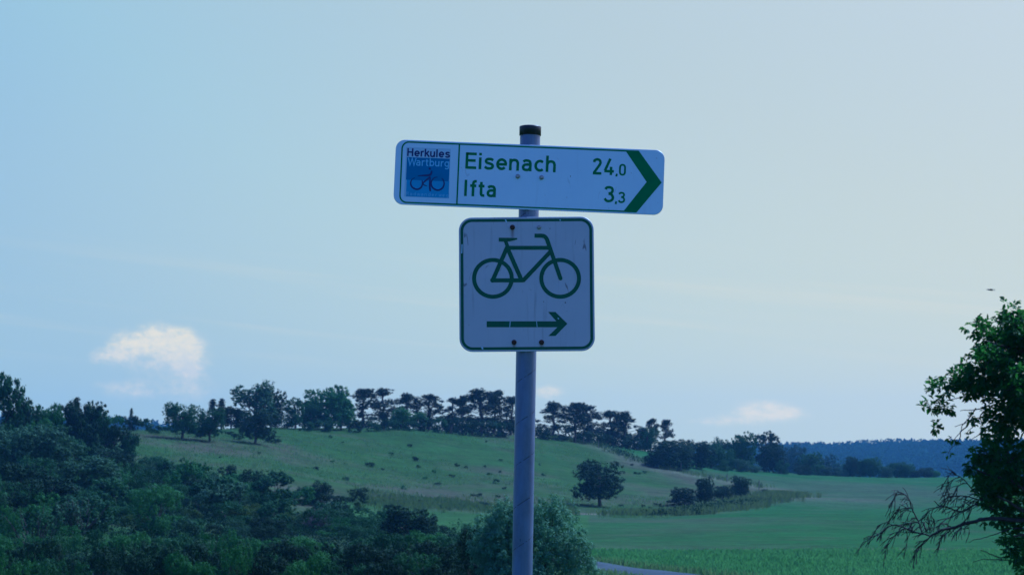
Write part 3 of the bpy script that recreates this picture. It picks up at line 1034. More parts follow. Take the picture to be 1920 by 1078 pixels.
# thin green frame with the divider, open towards the chevron
xl = A(750, 325)[0]; yt = A(950, 273.2)[1]; yb = A(950, 388.3)[1]; r_ = 13 * PM
xr = A(1180, 330)[0]
path = [(xr, yt)] + [(xl + r_, yt)] + arc(xl + r_, yt - r_, r_, r_, 90, 180, 10)[1:] + arc(xl + r_, yb + r_, r_, r_, 180, 270, 10) + [(xr, yb)]
V, F_ = ribbon(path, 2.8 * PM, zf)
xd = A(858, 327)[0]
v2, f2 = ribbon([(xd, yt), (xd, yb)], 2.8 * PM, zf + .00006)
F_ = F_ + [tuple(i + len(V) for i in f) for f in f2]; V = V + v2
flat_obj('border_line', V, F_, M['green1'], board)
s1 = lambda p: A(720 + p[0] / 3.556, 220 + p[1] / 3.556)
CH = [s1(p) for p in ((1613, 224), (1704, 227), (1858, 437), (1694, 634), (1601, 629), (1757, 430))]
yT = yt + 1.4 * PM; yB = yb - 1.4 * PM
tip = CH[2]; ym = (yT + yB) / 2
CHV = [(CH[0][0], yT), (CH[1][0], yT), (tip[0], ym), (CH[1][0], yB), (CH[0][0], yB), (CH[5][0], ym)]
flat_obj('arrow_chevron', [(*p, zf + .00012) for p in CHV], [(5, 2, 1, 0), (5, 4, 3, 2)], M['green1'], board)


def letter(txt, foot_px, cap, width, sw, mt, z=zf + .0001, fold=None):
    x_, y_ = A(*foot_px)
    V_, F__ = text_geo(txt, x_, y_, cap * PM, width * PM, sw * PM, z)
    return flat_obj('lettering', V_, F__, mt, board)


letter('Eisenach', (871.3, 316.2), 31.0, 171.0, 5.0, M['green1'])
letter('Ifta', (869.3, 368.2), 31.0, 59.5, 5.0, M['green1'])
letter('24', (1111.6, 327.0), 31.0, 42.5, 4.8, M['green1'])
letter(',', (1155.0, 328.6), 22.0, 5.0, 3.6, M['green1'])
letter('0', (1161.7, 329.2), 22.0, 12.7, 3.4, M['green1'])
letter('3', (1132.8, 379.9), 31.0, 19.5, 4.8, M['green1'])
letter(',', (1153.6, 381.0), 22.0, 5.0, 3.6, M['green1'])
letter('3', (1159.8, 381.3), 21.0, 13.2, 3.4, M['green1'])
s2 = lambda p: A(730 + p[0] / 7.433, 255 + p[1] / 7.433)


def quad(name, pts, mt, z, par):
    return flat_obj(name, [(*p, z) for p in pts], [tuple(reversed(range(len(pts))))] if True else None, mt, par)


def boxpx(x0, y0, x1, y1):
    a = s2((x0, y0)); b_ = s2((x1, y0 + (x1 - x0) * .041)); h_ = (y1 - y0) / 7.433 * PM
    return [(a[0], a[1]), (b_[0], a[1]), (b_[0], a[1] - h_), (a[0], a[1] - h_)]


quad('emblem_panel', boxpx(222, 150, 848, 850), M['panel'], .0002, board)
quad('emblem_dark_field', boxpx(232, 292, 834, 612), M['blue_d'], .0003, board)
quad('emblem_light_field', boxpx(228, 612, 828, 782), M['blue_l'], .0003, board)
quad('emblem_foot_field', boxpx(220, 782, 824, 848), M['blue_l'], .0003, board)
letter('Herkules', (761.6, 292.4), 15.2, 81.0, 2.9, M['navy'], .0005)
letter('Wartburg', (763.0, 310.0), 14.5, 78.0, 2.3, M['blue_w'], .0005)
xx = 759.8
for i, ch in enumerate('Radwanderweg'):
    wd = {'R': 5.4, 'w': 5.8, 'r': 3.4}.get(ch, 4.8)
    letter(ch, (xx, 366.6 + i * .29), 6.2 if ch != 'R' else 6.2, wd, .85, M['blue_w'], .0005)
    xx += 6.9 if ch != 'r' else 6.3
# cyclist drawn with a few brush strokes
V = []; F_ = []


def brush(pts, w0_, w1_, w2_):
    global V, F_
    P_ = cat([s2(p) for p in pts], 6); n__ = len(P_)
    v_, f_ = ribbon(P_, 1.0, .0006 + .00004 * random.random())
    v_ = np.array(v_)
    for i in range(n__):
        u = i / (n__ - 1); w__ = ((w0_ * (1 - u) ** 2 + 2 * w1_ * u * (1 - u) * 1.0 + w2_ * u * u)) / 7.433 * PM * 1.5
        mid_ = (v_[2 * i, :2] + v_[2 * i + 1, :2]) / 2; dv_ = (v_[2 * i, :2] - v_[2 * i + 1, :2]); dv_ = dv_ / max(1e-9, np.linalg.norm(dv_))
        v_[2 * i, :2] = mid_ + dv_ * w__ / 2; v_[2 * i + 1, :2] = mid_ - dv_ * w__ / 2
    o_ = len(V); V += [tuple(a) for a in v_]; F_ += [tuple(i + o_ for i in f) for f in f_]


brush([(580, 485), (572, 525), (545, 548), (470, 552), (385, 556)], 12, 34, 5)
brush([(345, 582), (300, 615), (285, 665), (310, 720), (375, 748), (430, 722), (450, 670), (445, 620)], 5, 26, 8)
brush([(452, 662), (500, 622), (560, 572)], 12, 18, 14)
brush([(562, 570), (555, 640), (555, 720), (562, 775)], 8, 26, 14)
brush([(455, 655), (470, 685), (515, 700)], 8, 14, 6)
brush([(660, 575), (610, 590), (572, 655), (595, 725), (665, 760), (730, 730), (755, 670), (742, 615), (720, 590)], 6, 28, 5)
c0 = s2((553, 455)); o_ = len(V)
V += [(c0[0] + 2.3 * PM * math.cos(a), c0[1] + 2.3 * PM * math.sin(a), .0006) for a in np.linspace(0, 2 * math.pi, 17)[:-1]]
F_.append(tuple(range(o_, o_ + 16)))
flat_obj('cyclist_symbol', V, F_, M['navy'], board)


def bolt_obj(parent, x_, y_, r_, mt, label=None):
    V_ = []; F__ = []
    pr = [(r_ * 1.35, 0), (r_ * 1.35, .0012), (r_, .0014), (r_, .0045), (r_ * .8, .0056), (r_ * .35, .0058)]
    for rr, zz in pr:
        for k in range(16):
            a = 2 * math.pi * k / 16; V_.append((rr * math.cos(a) + x_, rr * math.sin(a) + y_, zz))
    for i in range(len(pr) - 1):
        for k in range(16):
            k2 = (k + 1) % 16; F__.append((i * 16 + k, i * 16 + k2, (i + 1) * 16 + k2, (i + 1) * 16 + k))
    F__.append(tuple(range((len(pr) - 1) * 16, len(pr) * 16)))
    o = flat_obj('bolt', V_, F__, mt, parent, label)
    return o


for p in ((970.8, 331), (1015.6, 333)):
    x_, y_ = A(*p)
    bolt_obj(board, x_, y_, .0052, M['bolt'])
# small chip in the film right of the bolts
x_, y_ = A(1070, 331)
flat_obj('scratch', [(x_ - .001, y_ + .003, .0003), (x_ + .0012, y_ + .001, .0003), (x_ + .0008, y_ - .003, .0003), (x_ - .0002, y_ - .001, .0003)], [(3, 2, 1, 0)], M['rust'], board)

# ---- square bicycle route sign
SC = (987.6, 532.7); SROT = 0.45
cs_, ss_ = math.cos(R(-SROT)), math.sin(R(-SROT))


def Q(p):
    dx, dy = (850 + p[0] / 3.92 - SC[0]), -(395 + p[1] / 3.92 - SC[1])
    return ((dx * cs_ - dy * ss_) * PM, (dx * ss_ + dy * cs_) * PM)


BO = [Q(p) for p in ((434, 119), (631, 119), (446, 969), (648, 969))]
M['face2'] = face_mat('route_sign_face', (0.50, 0.50, 0.58), (0.54, 0.53, 0.61), 1.1,
                      [(BO[0][0], BO[0][1], .055), (BO[2][0], BO[2][1], .030), (BO[3][0], BO[3][1], .028)], .45)
rs = plate('route_sign', 254.5 * PM, 253.5 * PM, 25 * PM, .0025, M['face2'], post, M['edge'])
rs['label'] = 'weathered square sign with green bicycle and arrow'
place(rs, rot_to(SC, SROT))
V, F_ = ribbon(rrect(243 * PM, 241.5 * PM, 19.5 * PM, 10)[:-1] + [], 5.2 * PM, zf, True)
flat_obj('border_line', V, F_, M['green2'], rs)
V = []; F_ = []; zq = zf


def st2(pts, w_=30, closed=False, local=False):
    global V, F_, zq
    v_, f_ = ribbon([Q(p) for p in pts], w_ / 3.92 * PM, zq, closed); zq += .00003
    o_ = len(V); V += v_; F_ += [tuple(i + o_ for i in f) for f in f_]


def disc2(p, r_):
    global V, F_, zq
    c_ = Q(p); o_ = len(V); r_ = r_ / 3.92 * PM
    V += [(c_[0] + r_ * math.cos(a), c_[1] + r_ * math.sin(a), zq) for a in np.linspace(0, 2 * math.pi, 21)[:-1]]; zq += .00003
    F_.append(tuple(range(o_, o_ + 20)))


for cx in (290, 786):
    st2(arc(cx, 497, 139, 136, 0, 360, 64)[:-1], 30, True)
st2([(289, 510), (397, 262)], 31); disc2((288, 511), 18)
st2([(284, 512), (512, 512)], 30)
st2([(395, 268), (502, 512)], 31)
st2([(400, 271), (715, 271)], 29)
st2([(512, 515), (722, 292)], 31); disc2((510, 511), 16)
st2([(597, 181), (640, 181)] + cat([(640, 181), (668, 185), (686, 203), (696, 228)], 5)[1:] + [(788, 497)], 30); disc2((789, 498), 14)
st2([(381, 214), (402, 272)], 26)
o_ = len(V); V += [(*Q(p), zq) for p in ((333, 196), (466, 198), (472, 203), (466, 210), (412, 224), (333, 225))]; F_.append(tuple(reversed(range(o_, o_ + 6))))
flat_obj('bicycle_symbol', V, F_, M['green2'], rs)
ar = [(244, 814), (757, 814), (697, 745), (751, 745), (839, 832), (751, 922), (699, 922), (765, 858), (244, 858)]
flat_obj('arrow_symbol', [(*Q(p), zf) for p in ar], [(8, 7, 4, 1, 0), (1, 4, 3, 2), (7, 6, 5, 4)][0:3], M['green2'], rs)
for i, p in enumerate(BO):
    bolt_obj(rs, p[0], p[1], .0056 if i != 1 else .0048, M['rust'] if i != 1 else M['bolt'])
# nicks through the print
for j, (p0, p1, w__) in enumerate((((418, 814), (414, 858), 5), ((612, 814), (616, 858), 4), ((62, 245), (60, 312), 8), ((208, 1002), (216, 1020), 12), ((382, 62), (392, 84), 9), ((784, 64), (790, 70), 8), ((768, 790), (776, 798), 8))):
    v_, f_ = ribbon([Q(p0), Q(p1)], w__ / 3.92 * PM, .0009)
    flat_obj('scratch', v_, f_, M['panel'], rs)
# pipe clamps holding the boards to the pole
for nm, yy_, wd in (('clamp', 332, .09), ('clamp', 426, .09), ('clamp', 642, .09)):
    c_ = pix(994.3 - (yy_ - 240) * .01819, yy_, DP)
    V_ = []; F__ = []; hh = .014
    ring = [(math.cos(a) * (PR + .0035), math.sin(a) * (PR + .0035)) for a in np.linspace(R(-35), R(215), 30)]
    ring = [(.046, -.0385)] + [(.036, -.0300)] + ring + [(-.036, -.0300)] + [(-.046, -.0385)]
    inn = [(.046, -.0405)] + [(.034, -.0330)] + [(math.cos(a) * (PR + .0004), math.sin(a) * (PR + .0004)) for a in np.linspace(R(-35), R(215), 30)] + [(-.034, -.0330)] + [(-.046, -.0405)]
    n = len(ring)
    for z_ in (-hh, hh):
        V_ += [(a_, b__, z_) for a_, b__ in ring] + [(a_, b__, z_) for a_, b__ in inn]
    for i in range(n - 1):
        F__ += [(i, i + 1, 2 * n + i + 1, 2 * n + i), (n + i + 1, n + i, 3 * n + i, 3 * n + i + 1), (2 * n + i, 2 * n + i + 1, 3 * n + i + 1, 3 * n + i), (i + 1, i, n + i, n + i + 1)]
    o = flat_obj('clamp', V_, F__, M['bracket'], post)
    place(o, Matrix.Translation(c_) @ q)


# ------------------------------------------------------------------ trees along the brow of the hill
HUE = {'dark': 'dark green', 'mid': 'mid-green', 'bright': 'fresh green', 'grey': 'greyish green', 'yellow': 'yellowish green'}
ORD_ = 'first second third fourth fifth sixth seventh eighth ninth tenth eleventh twelfth thirteenth fourteenth fifteenth sixteenth seventeenth eighteenth nineteenth twentieth'.split()


ORD_ = 'first second third fourth fifth sixth seventh eighth ninth tenth eleventh twelfth thirteenth fourteenth fifteenth sixteenth seventeenth eighteenth nineteenth twentieth'.split()

T = onpix
T('broadleaf_tree', 'round9', 342, 70, 755, 'mid', 'round-topped dark tree on clean stem, leftmost of the pair standing free near the hilltop', base=823)
T('broadleaf_tree', 'round9', 393, 58, 765, 'mid', 'smaller round-topped tree on a clean stem, right one of the free-standing hilltop pair', base=828)
T('spruce_tree', 'spruce0', 399, 32, 748, 'pine', 'narrow dark conifer rising behind the round-topped pair, the left of the two spires', dist=645)
T('spruce_tree', 'spruce0', 416, 32, 747, 'pine', 'narrow dark conifer just left of the big airy tree, right spire of two', dist=650)
T('broadleaf_tree', 'round1', 434, 48, 762, 'dark', 'low dark tree filling the gap between the conifer spires and the big airy tree', dist=655)
T('broadleaf_tree', 'airy0', 480, 90, 714, 'grey', 'tallest tree at the left of the ridge, airy crown with ragged top', dist=652)
T('broadleaf_tree', 'round0', 508, 52, 729, 'dark', 'dense dark tree leaning against the right side of the tall airy tree', dist=656)
T('broadleaf_tree', 'round9', 479, 66, 770, 'dark', 'drooping dark tree standing on the slope just below the tall airy tree', base=832)
T('broadleaf_tree', 'airy1', 555, 46, 746, 'mid', 'thin loose-leaved tree in the dip left of the big round ridge tree', dist=652)
T('broadleaf_tree', 'round2', 612, 88, 723, 'bright', 'big round fresh green tree, broadest on the ridge left of the pines', dist=668)
T('broadleaf_tree', 'round0', 584, 46, 758, 'mid', 'smaller green tree tucked under the left side of the big round ridge tree', dist=660)
T('broadleaf_tree', 'round1', 640, 50, 745, 'bright', 'fresh green tree joined to the right side of the big round ridge tree', dist=666)
T('pine_tree', 'pine0', 679, 75, 728, 'pine', 'first pine of the ridge row, next to the big round green tree', dist=684)
T('pine_tree', 'pine1', 722, 58, 727, 'pine', 'second ridge pine from the left, slim with domed head', dist=688)
T('pine_tree', 'pine2', 762, 65, 736, 'pine', 'third ridge pine, dark dense head above the fresh green bushes', dist=690)
T('broadleaf_tree', 'round2', 752, 40, 763, 'bright', 'small bright green tree at the foot of the second and third ridge pines', dist=678)
T('broadleaf_tree', 'round1', 786, 34, 772, 'bright', 'small bright green tree at the foot of the fourth ridge pine', dist=680)
T('pine_tree', 'pine3', 804, 60, 739, 'pine', 'fourth ridge pine, thin grey-green crown letting sky through', dist=690)
T('pine_tree', 'pine1', 846, 46, 745, 'pine', 'sparse small pine left of the leaning pine stem on the ridge', dist=694)
T('pine_tree', 'pine0', 866, 34, 741, 'pine', 'sparse pine with the pale leaning stem on the ridge', dist=690)
T('pine_tree', 'pine2', 906, 101, 728, 'pine', 'widest umbrella-shaped pine of the ridge, left of the signpost pole', dist=692)
T('pine_tree', 'pine3', 925, 58, 731, 'pine', 'pine merged with the right flank of the widest umbrella pine', dist=698)
T('pine_tree', 'pine1', 957, 55, 743, 'pine', 'ridge pine half hidden by the left edge of the signpost pole', dist=694)
T('pine_tree', 'pine2', 1036, 75, 752, 'pine', 'first ridge pine right of the signpost pole', dist=702)
T('pine_tree', 'pine0', 1077, 65, 754, 'pine', 'second ridge pine right of the signpost pole, rough-topped', dist=704)
T('pine_tree', 'pine3', 1104, 63, 758, 'pine', 'third ridge pine right of the signpost pole, sloping crown', dist=706)
T('pine_tree', 'pine1', 1149, 67, 769, 'pine', 'flat-topped pine left in the low clump near the right end of the ridge', dist=712)
T('pine_tree', 'pine2', 1176, 67, 771, 'pine', 'flat-topped pine right in the low clump near the right end of the ridge', dist=715)
T('broadleaf_tree', 'round0', 1214, 40, 801, 'mid', 'round bushy tree in front of the bare-stemmed pine at the end of the ridge', dist=722)
T('pine_tree', 'pine3', 1219, 36, 784, 'pine', 'lone tall pine head showing above the round bushy tree at the ridge end', dist=738)
T('pine_tree', 'pine0', 1246, 36, 786, 'pine', 'thin sparse pine standing last on the ridge, sky showing through', dist=742)

# low growth along the top edge of the slope
gr = 'low bushes along the brow under the pines'
for i_, (px, top, w_, mt) in enumerate(((575, 789, 34, 'mid'), (618, 788, 40, 'mid'), (668, 787, 36, 'dark'), (700, 789, 30, 'mid'), (722, 783, 26, 'dark'), (741, 787, 24, 'mid'), (768, 789, 34, 'mid'),
                        (800, 785, 30, 'dark'), (826, 783, 28, 'mid'), (846, 782, 30, 'dark'), (868, 783, 32, 'dark'), (888, 786, 28, 'dark'), (908, 786, 34, 'dark'), (930, 788, 30, 'mid'),
                        (950, 790, 32, 'dark'), (1018, 800, 26, 'dark'), (1100, 808, 40, 'dark'), (1130, 812, 34, 'dark'), (1165, 816, 40, 'dark'), (1195, 818, 30, 'dark'))):
    T('bush', 'shrub%d' % random.randrange(5), px, w_, top, mt, 'low bush under the ridge trees, %s from the left along the brow' % ORD_[i_], 'bush', dist=brow(px) - 6, group=gr)
# undergrowth behind them closes the gaps under the crowns
for i_, (px, top, w_) in enumerate(((455, 772, 60), (530, 772, 55), (665, 777, 60), (705, 780, 56), (745, 782, 50), (790, 780, 60), (835, 778, 56), (870, 780, 56), (905, 782, 60), (945, 784, 56), (1010, 794, 50), (1050, 794, 60), (1090, 796, 56), (1125, 804, 50), (1160, 806, 60), (1190, 812, 50))):
    T('bush', 'hedge%d' % random.randrange(4), px, w_, top, 'dark', 'dark undergrowth between the ridge stems, %s clump from the left' % ORD_[i_], 'bush', dist=brow(px) + 18, group='undergrowth between the ridge stems')
T('bush', 'shrub1', 516, 34, 817, 'dark', 'oval dark bush on the slope right of the drooping tree', 'bush', base=830)
T('bush', 'shrub2', 503, 14, 818, 'dark', 'tiny bush touching the left of the oval bush by the drooping tree', 'bush', base=829)
T('bush', 'shrub3', 431, 18, 808, 'dark', 'small bush between the round-topped pair and the drooping tree', 'bush', base=818)
T('bush', 'shrub0', 377, 26, 804, 'dark', 'bush at the foot of the right round-topped tree', 'bush', base=820)
T('bush', 'shrub4', 447, 22, 812, 'dark', 'bush touching the left skirt of the drooping tree', 'bush', base=824)
T('bush', 'shrub1', 290, 32, 796, 'mid', 'dark bush on the bank left of the round-topped pair', 'bush', base=813)
T('bush', 'shrub2', 313, 14, 799, 'mid', 'small round bush between the bank bush and the leftmost round-topped tree', 'bush', base=809)
T('bush', 'shrub3', 270, 36, 784, 'mid', 'yellowish green bush at the top of the bank under the far blue hill', 'bush', dist=600)
T('conifer_tree', 'spruce0', 247, 14, 765, 'dark', 'tiny lone conifer tip against the sky at the left', dist=610)
T('bush', 'shrub4', 246, 34, 779, 'dark', 'dark bush around the foot of the tiny lone conifer', 'bush', dist=600)
T('bush', 'shrub0', 219, 24, 777, 'bright', 'pale green bush at the right foot of the left woodland', 'bush', dist=590)
T('bush', 'shrub2', 1050, 26, 814, 'dark', 'dark bush on the brow below the pines right of the pole', 'bush', base=827)
T('bush', 'shrub3', 1032, 24, 816, 'yellow', 'low yellowish bush beside the dark brow bush right of the pole', 'bush', base=826)

# ------------------------------------------------------------------ belt of trees on the right
for px, w_, top, base, kd, mt, lb_ in (
        (1232, 45, 842, 876, 'dome1', 'dark', 'low dark tree at the left end of the belt beside the field boundary'),
        (1256, 78, 824, 877, 'dome0', 'dark', 'broad round dark tree at the left end of the right tree belt'),
        (1306, 58, 825, 878, 'dome1', 'dark', 'dark tree second from the left in the right tree belt'),
        (1334, 49, 829, 878, 'dome2', 'mid', 'rounded mid-green tree third in the right tree belt'),
        (1352, 36, 819, 874, 'airy0', 'grey', 'taller pale tree rising behind the middle of the belt'),
        (1363, 34, 842, 881, 'dome1', 'mid', 'small low tree before the pale tall belt tree'),
        (1392, 52, 811, 881, 'dome2', 'mid', 'tall rounded tree left of the highest belt tree'),
        (1434, 50, 808, 884, 'airy1', 'dark', 'highest tree of the right belt with forked dark top'),
        (1450, 45, 832, 886, 'dome0', 'dark', 'dark shoulder tree right of the highest belt tree'),
        (1490, 56, 835, 887, 'dome1', 'dark', 'dark dome tree in the falling right half of the belt'),
        (1518, 45, 848, 889, 'dome2', 'mid', 'lighter low tree after the dark dome in the belt'),
        (1546, 56, 852, 890, 'dome0', 'dark', 'dark low tree in the right tail of the belt'),
        (1576, 52, 864, 892, 'dome2', 'mid', 'last sloping bush at the tail of the front belt')):
    T('broadleaf_tree', kd, px, w_, top, mt, lb_, base=base)
for i_, (px, w_, top, base) in enumerate(((1282, 34, 858, 880), (1352, 40, 862, 882), (1380, 44, 860, 883), (1408, 36, 864, 885), (1466, 30, 862, 888), (1505, 36, 868, 890), (1535, 34, 870, 891), (1558, 34, 874, 892), (1580, 30, 880, 893))):
    T('bush', 'hedge%d' % random.randrange(4), px, w_, top, random.choice(('dark', 'mid', 'grey')), 'low bush at the foot of the right tree belt, %s from the left' % ORD_[i_], 'bush', base=base, group='bushes at the foot of the right belt')
for px, w_, top, dd, mt, lb_ in (
        (1595, 28, 855, 795, 'dark', 'dark round tree first in the farther short row by the blue forest'),
        (1612, 20, 862, 800, 'mid', 'small pale tree second in the farther short row'),
        (1630, 38, 857, 800, 'mid', 'widest green tree of the farther short row'),
        (1660, 26, 874, 800, 'grey', 'low greyish bush in the farther short row after the widest tree'),
        (1680, 40, 866, 808, 'mid', 'green tree in the right half of the farther short row'),
        (1699, 30, 869, 806, 'mid', 'round tree near the right end of the farther short row'),
        (1712, 18, 881, 803, 'dark', 'small dark bush ending the farther short row'),
        (1733, 30, 876, 806, 'dark', 'isolated dark round bush on the meadow horizon'),
        (1751, 20, 881, 806, 'bright', 'pale green bush touching the isolated dark round bush')):
    T('broadleaf_tree' if 'tree' in lb_ else 'bush', 'dome%d' % random.randrange(3), px, w_, top, mt, lb_, 'tree' if 'tree' in lb_ else 'bush', dist=dd)

# shrubs in the fold of the field
for px, w_, top, base, lb_ in ((1283, 50, 913, 947, 'leftmost dark shrub of four in the fold between the meadows'),
                               (1321, 34, 894, 944, 'tall narrow dark shrub, second of four in the fold'),
                               (1354, 38, 909, 938, 'low broad shrub, third of four in the fold'),
                               (1388, 38, 892, 935, 'dark egg-shaped shrub, rightmost of four in the fold')):
    T('shrub', 'dome%d' % random.randrange(3), px, w_, top, 'dark', lb_, 'shrub', base=base)
for i_, (px, py, w_, h_) in enumerate(((1434, 925, 14, 9), (1462, 926, 11, 7), (1229, 948, 8, 6), (1220, 955, 9, 6), (1240, 950, 14, 7), (1258, 946, 22, 9), (1206, 951, 8, 6), (1448, 926, 7, 5), (1165, 950, 10, 5))):
    T('bush', 'shrub%d' % random.randrange(5), px, w_, py - h_, 'dark', 'small dark bush on the grassy bank, %s' % ('large one at its right tip', 'second at its right tip', 'left of the four fold shrubs', 'below the pasture, mid-bank', 'low one before the fold shrubs', 'widest, touching the leftmost fold shrub', 'small one at mid-bank', 'between the two at its right tip', 'near the lone tree')[i_], 'bush', base=py, group='small bushes on the grassy bank')

# the lone tree in the meadow
T('broadleaf_tree', 'round9', 1124, 88, 862, 'dark', 'lone round dark tree standing free at the foot of the hill pasture', base=948, rot=0.0)

# ------------------------------------------------------------------ woodland on the left
for px, w_, top, base, kd, mt, lb_ in (
        (-8, 96, 702, 870, 'round0', 'mid', 'tallest tree cut by the left edge of the view'),
        (28, 60, 745, 868, 'round1', 'dark', 'tree just right of the tallest left-edge tree'),
        (62, 56, 750, 866, 'airy0', 'mid', 'loose green tree behind the left woodland with pointed tips'),
        (98, 50, 757, 862, 'round2', 'bright', 'fresh green tree in the middle of the left woodland skyline'),
        (72, 50, 785, 872, 'round0', 'bright', 'yellow-green tree between darker woodland crowns at the left'),
        (124, 44, 749, 862, 'airy1', 'dark', 'ragged-topped dark tree at the high point of the left woodland'),
        (156, 84, 753, 866, 'round1', 'dark', 'broad dark tree forming the right shoulder of the left woodland'),
        (142, 34, 745, 860, 'spruce0', 'pine', 'conifer tip poking out above the broad dark shoulder tree'),
        (180, 60, 772, 868, 'round2', 'mid', 'sloping tree under the right edge of the left woodland'),
        (214, 56, 797, 872, 'round0', 'dark', 'dark tree at the right foot of the left woodland'),
        (242, 40, 812, 874, 'round1', 'mid', 'last lower tree where the left woodland meets the pasture'),
        (20, 90, 798, 905, 'dome1', 'grey', 'greyish broad tree low at the left edge of the view'),
        (84, 110, 795, 905, 'dome1', 'grey', 'wide grey-green tree in the middle of the left woodland'),
        (136, 60, 820, 900, 'round1', 'mid', 'rounded tree right of the wide grey-green one'),
        (196, 62, 830, 900, 'airy0', 'grey', 'pale loose tree above the ivy-covered one'),
        (228, 54, 845, 905, 'round2', 'dark', 'dark bushy tree under the right foot of the left woodland'),
        (166, 112, 854, 946, 'dome0', 'grey', 'ivy-covered dome tree with pale right flank, lower left slope'),
        (38, 80, 868, 950, 'round0', 'dark', 'dark tree in the lower left slope under the wide grey-green one'),
        (100, 70, 890, 960, 'round2', 'dark', 'deep green tree left of the ivy-covered dome'),
        (-30, 80, 900, 975, 'round1', 'mid', 'tree on the lower slope cut by the left edge')):
    T('broadleaf_tree', kd, px, w_, top, mt, lb_, base=base)

for px, w_, top, base, kd, mt, lb_ in (
        (148, 96, 928, 1003, 'spiky0', 'grey', 'upright spiky grey-green shrub below the ivy-covered dome tree'),
        (66, 100, 946, 1040, 'spiky0', 'mid', 'large pointed shrub low at the left with silvery tips'),
        (10, 60, 948, 1020, 'hedge0', 'bright', 'fresh green rounded shrub at the left edge, lower slope'),
        (128, 50, 985, 1040, 'hedge1', 'bright', 'light green dome shrub between the two pointed shrubs'),
        (292, 60, 855, 892, 'round0', 'mid', 'small leafy tree at the top edge of the scrub near the woodland'),
        (322, 62, 868, 905, 'round1', 'dark', 'dark shrub with blunt top at the upper edge of the scrub'),
        (425, 36, 871, 912, 'airy1', 'dark', 'ragged dark little tree at the right upper edge of the scrub'),
        (602, 44, 900, 950, 'airy0', 'dark', 'tall dark bush in the middle of the slope foot with domed head'),
        (626, 70, 924, 962, 'hedge2', 'dark', 'spreading dark bush right below the tall domed one'),
        (566, 24, 911, 928, 'hedge0', 'dark', 'small dark bush left of the tall domed bush'),
        (670, 34, 914, 946, 'airy1', 'dark', 'forked dark bush standing alone right of the spreading bush'),
        (592, 52, 948, 1000, 'dead0', 'twig', 'leafless purplish grey shrub at the foot of the slope'),
        (764, 88, 948, 1012, 'round2', 'dark', 'large leafy dark bush below the pasture, left of the signpost'),
        (806, 30, 963, 1004, 'airy0', 'dark', 'narrow bush at the right of the large leafy bush'),
        (822, 50, 984, 1012, 'hedge3', 'dark', 'low rounded bush between the large leafy bush and the grassy one'),
        (868, 56, 972, 1020, 'spiky0', 'mid', 'reedy upright bush with soft tips left of the big round roadside bush'),
        (712, 60, 968, 1010, 'hedge1', 'mid', 'medium bush left of the large leafy bush'),
        (680, 50, 985, 1020, 'hedge2', 'mid', 'bush right of the leafless grey shrub')):
    T('shrub', kd, px, w_, top, mt, lb_, 'shrub', base=base)

# scrub covering the lower left slope
gs = 'scrub on the lower left slope'
rs_ = random.Random(5)
for k in range(250):
    px = rs_.uniform(-60, 720) if k < 150 else rs_.uniform(330, 740)
    up = float(np.interp(px, [-60, 250, 330, 420, 520, 640, 720], [930, 885, 880, 905, 935, 945, 960]))
    py = rs_.uniform(up, 1004)
    if px > 400 and rs_.random() < .3:
        continue
    if k < 215 and px > 560 and py < 965 and rs_.random() < .6:
        continue
    if k >= 215:
        px, py = rs_.uniform(330, 720), rs_.uniform(1000, 1024)
    p = G(px, py)
    w_ = rs_.uniform(2.2, 5.2) * (0.7 if px > 520 else 1); h_ = w_ * rs_.uniform(.5, .9)
    mt = rs_.choice(('dark', 'mid', 'mid', 'bright', 'grey', 'yellow', 'mid'))
    if mt == 'yellow':
        w_ *= .6; h_ *= .6
    if k >= 150:
        w_ *= .6; h_ *= .6
    plant('bush', rs_.choice(('shrub0', 'shrub1', 'shrub2', 'shrub3', 'shrub4', 'hedge0', 'hedge1', 'hedge3')), p - Vector((0, 0, .1)), w_, h_, mt,
          '%s %s bush in the %s of the lower-left scrub, %s' % ('large' if w_ > 3.6 else 'medium' if w_ > 2.2 else 'small', HUE[mt], 'upper part' if py < 945 else 'middle' if py < 975 else 'lower edge',
                                                                 'by the left edge' if px < 150 else 'left of its centre' if px < 300 else 'near its centre' if px < 450 else 'towards the signpost'), 'bush', gs)

# hedge rows near the road, nearest last
ORD = 'first second third fourth fifth sixth seventh eighth ninth tenth eleventh twelfth thirteenth fourteenth fifteenth sixteenth seventeenth eighteenth nineteenth twentieth'.split()
hr = random.Random(3)


def hedge_row(lo_, hi_, n_, tops, dd, wide, kinds, mats, what, where, group):
    for i in range(n_):
        px = lo_ + (hi_ - lo_) * (i + hr.uniform(-.22, .22)) / (n_ - 1)
        top = float(np.interp(px, [p[0] for p in tops], [p[1] for p in tops])) + hr.uniform(-9, 9)
        mt = hr.choice(mats)
        T('hedge_shrub', hr.choice(kinds), px, wide * hr.uniform(.85, 1.25), top, mt, '%s %s, %s from the left in the %s' % (HUE[mt], what, ORD[i], where), 'shrub', dist=dd + hr.uniform(-1.5, 1.5), group=group)


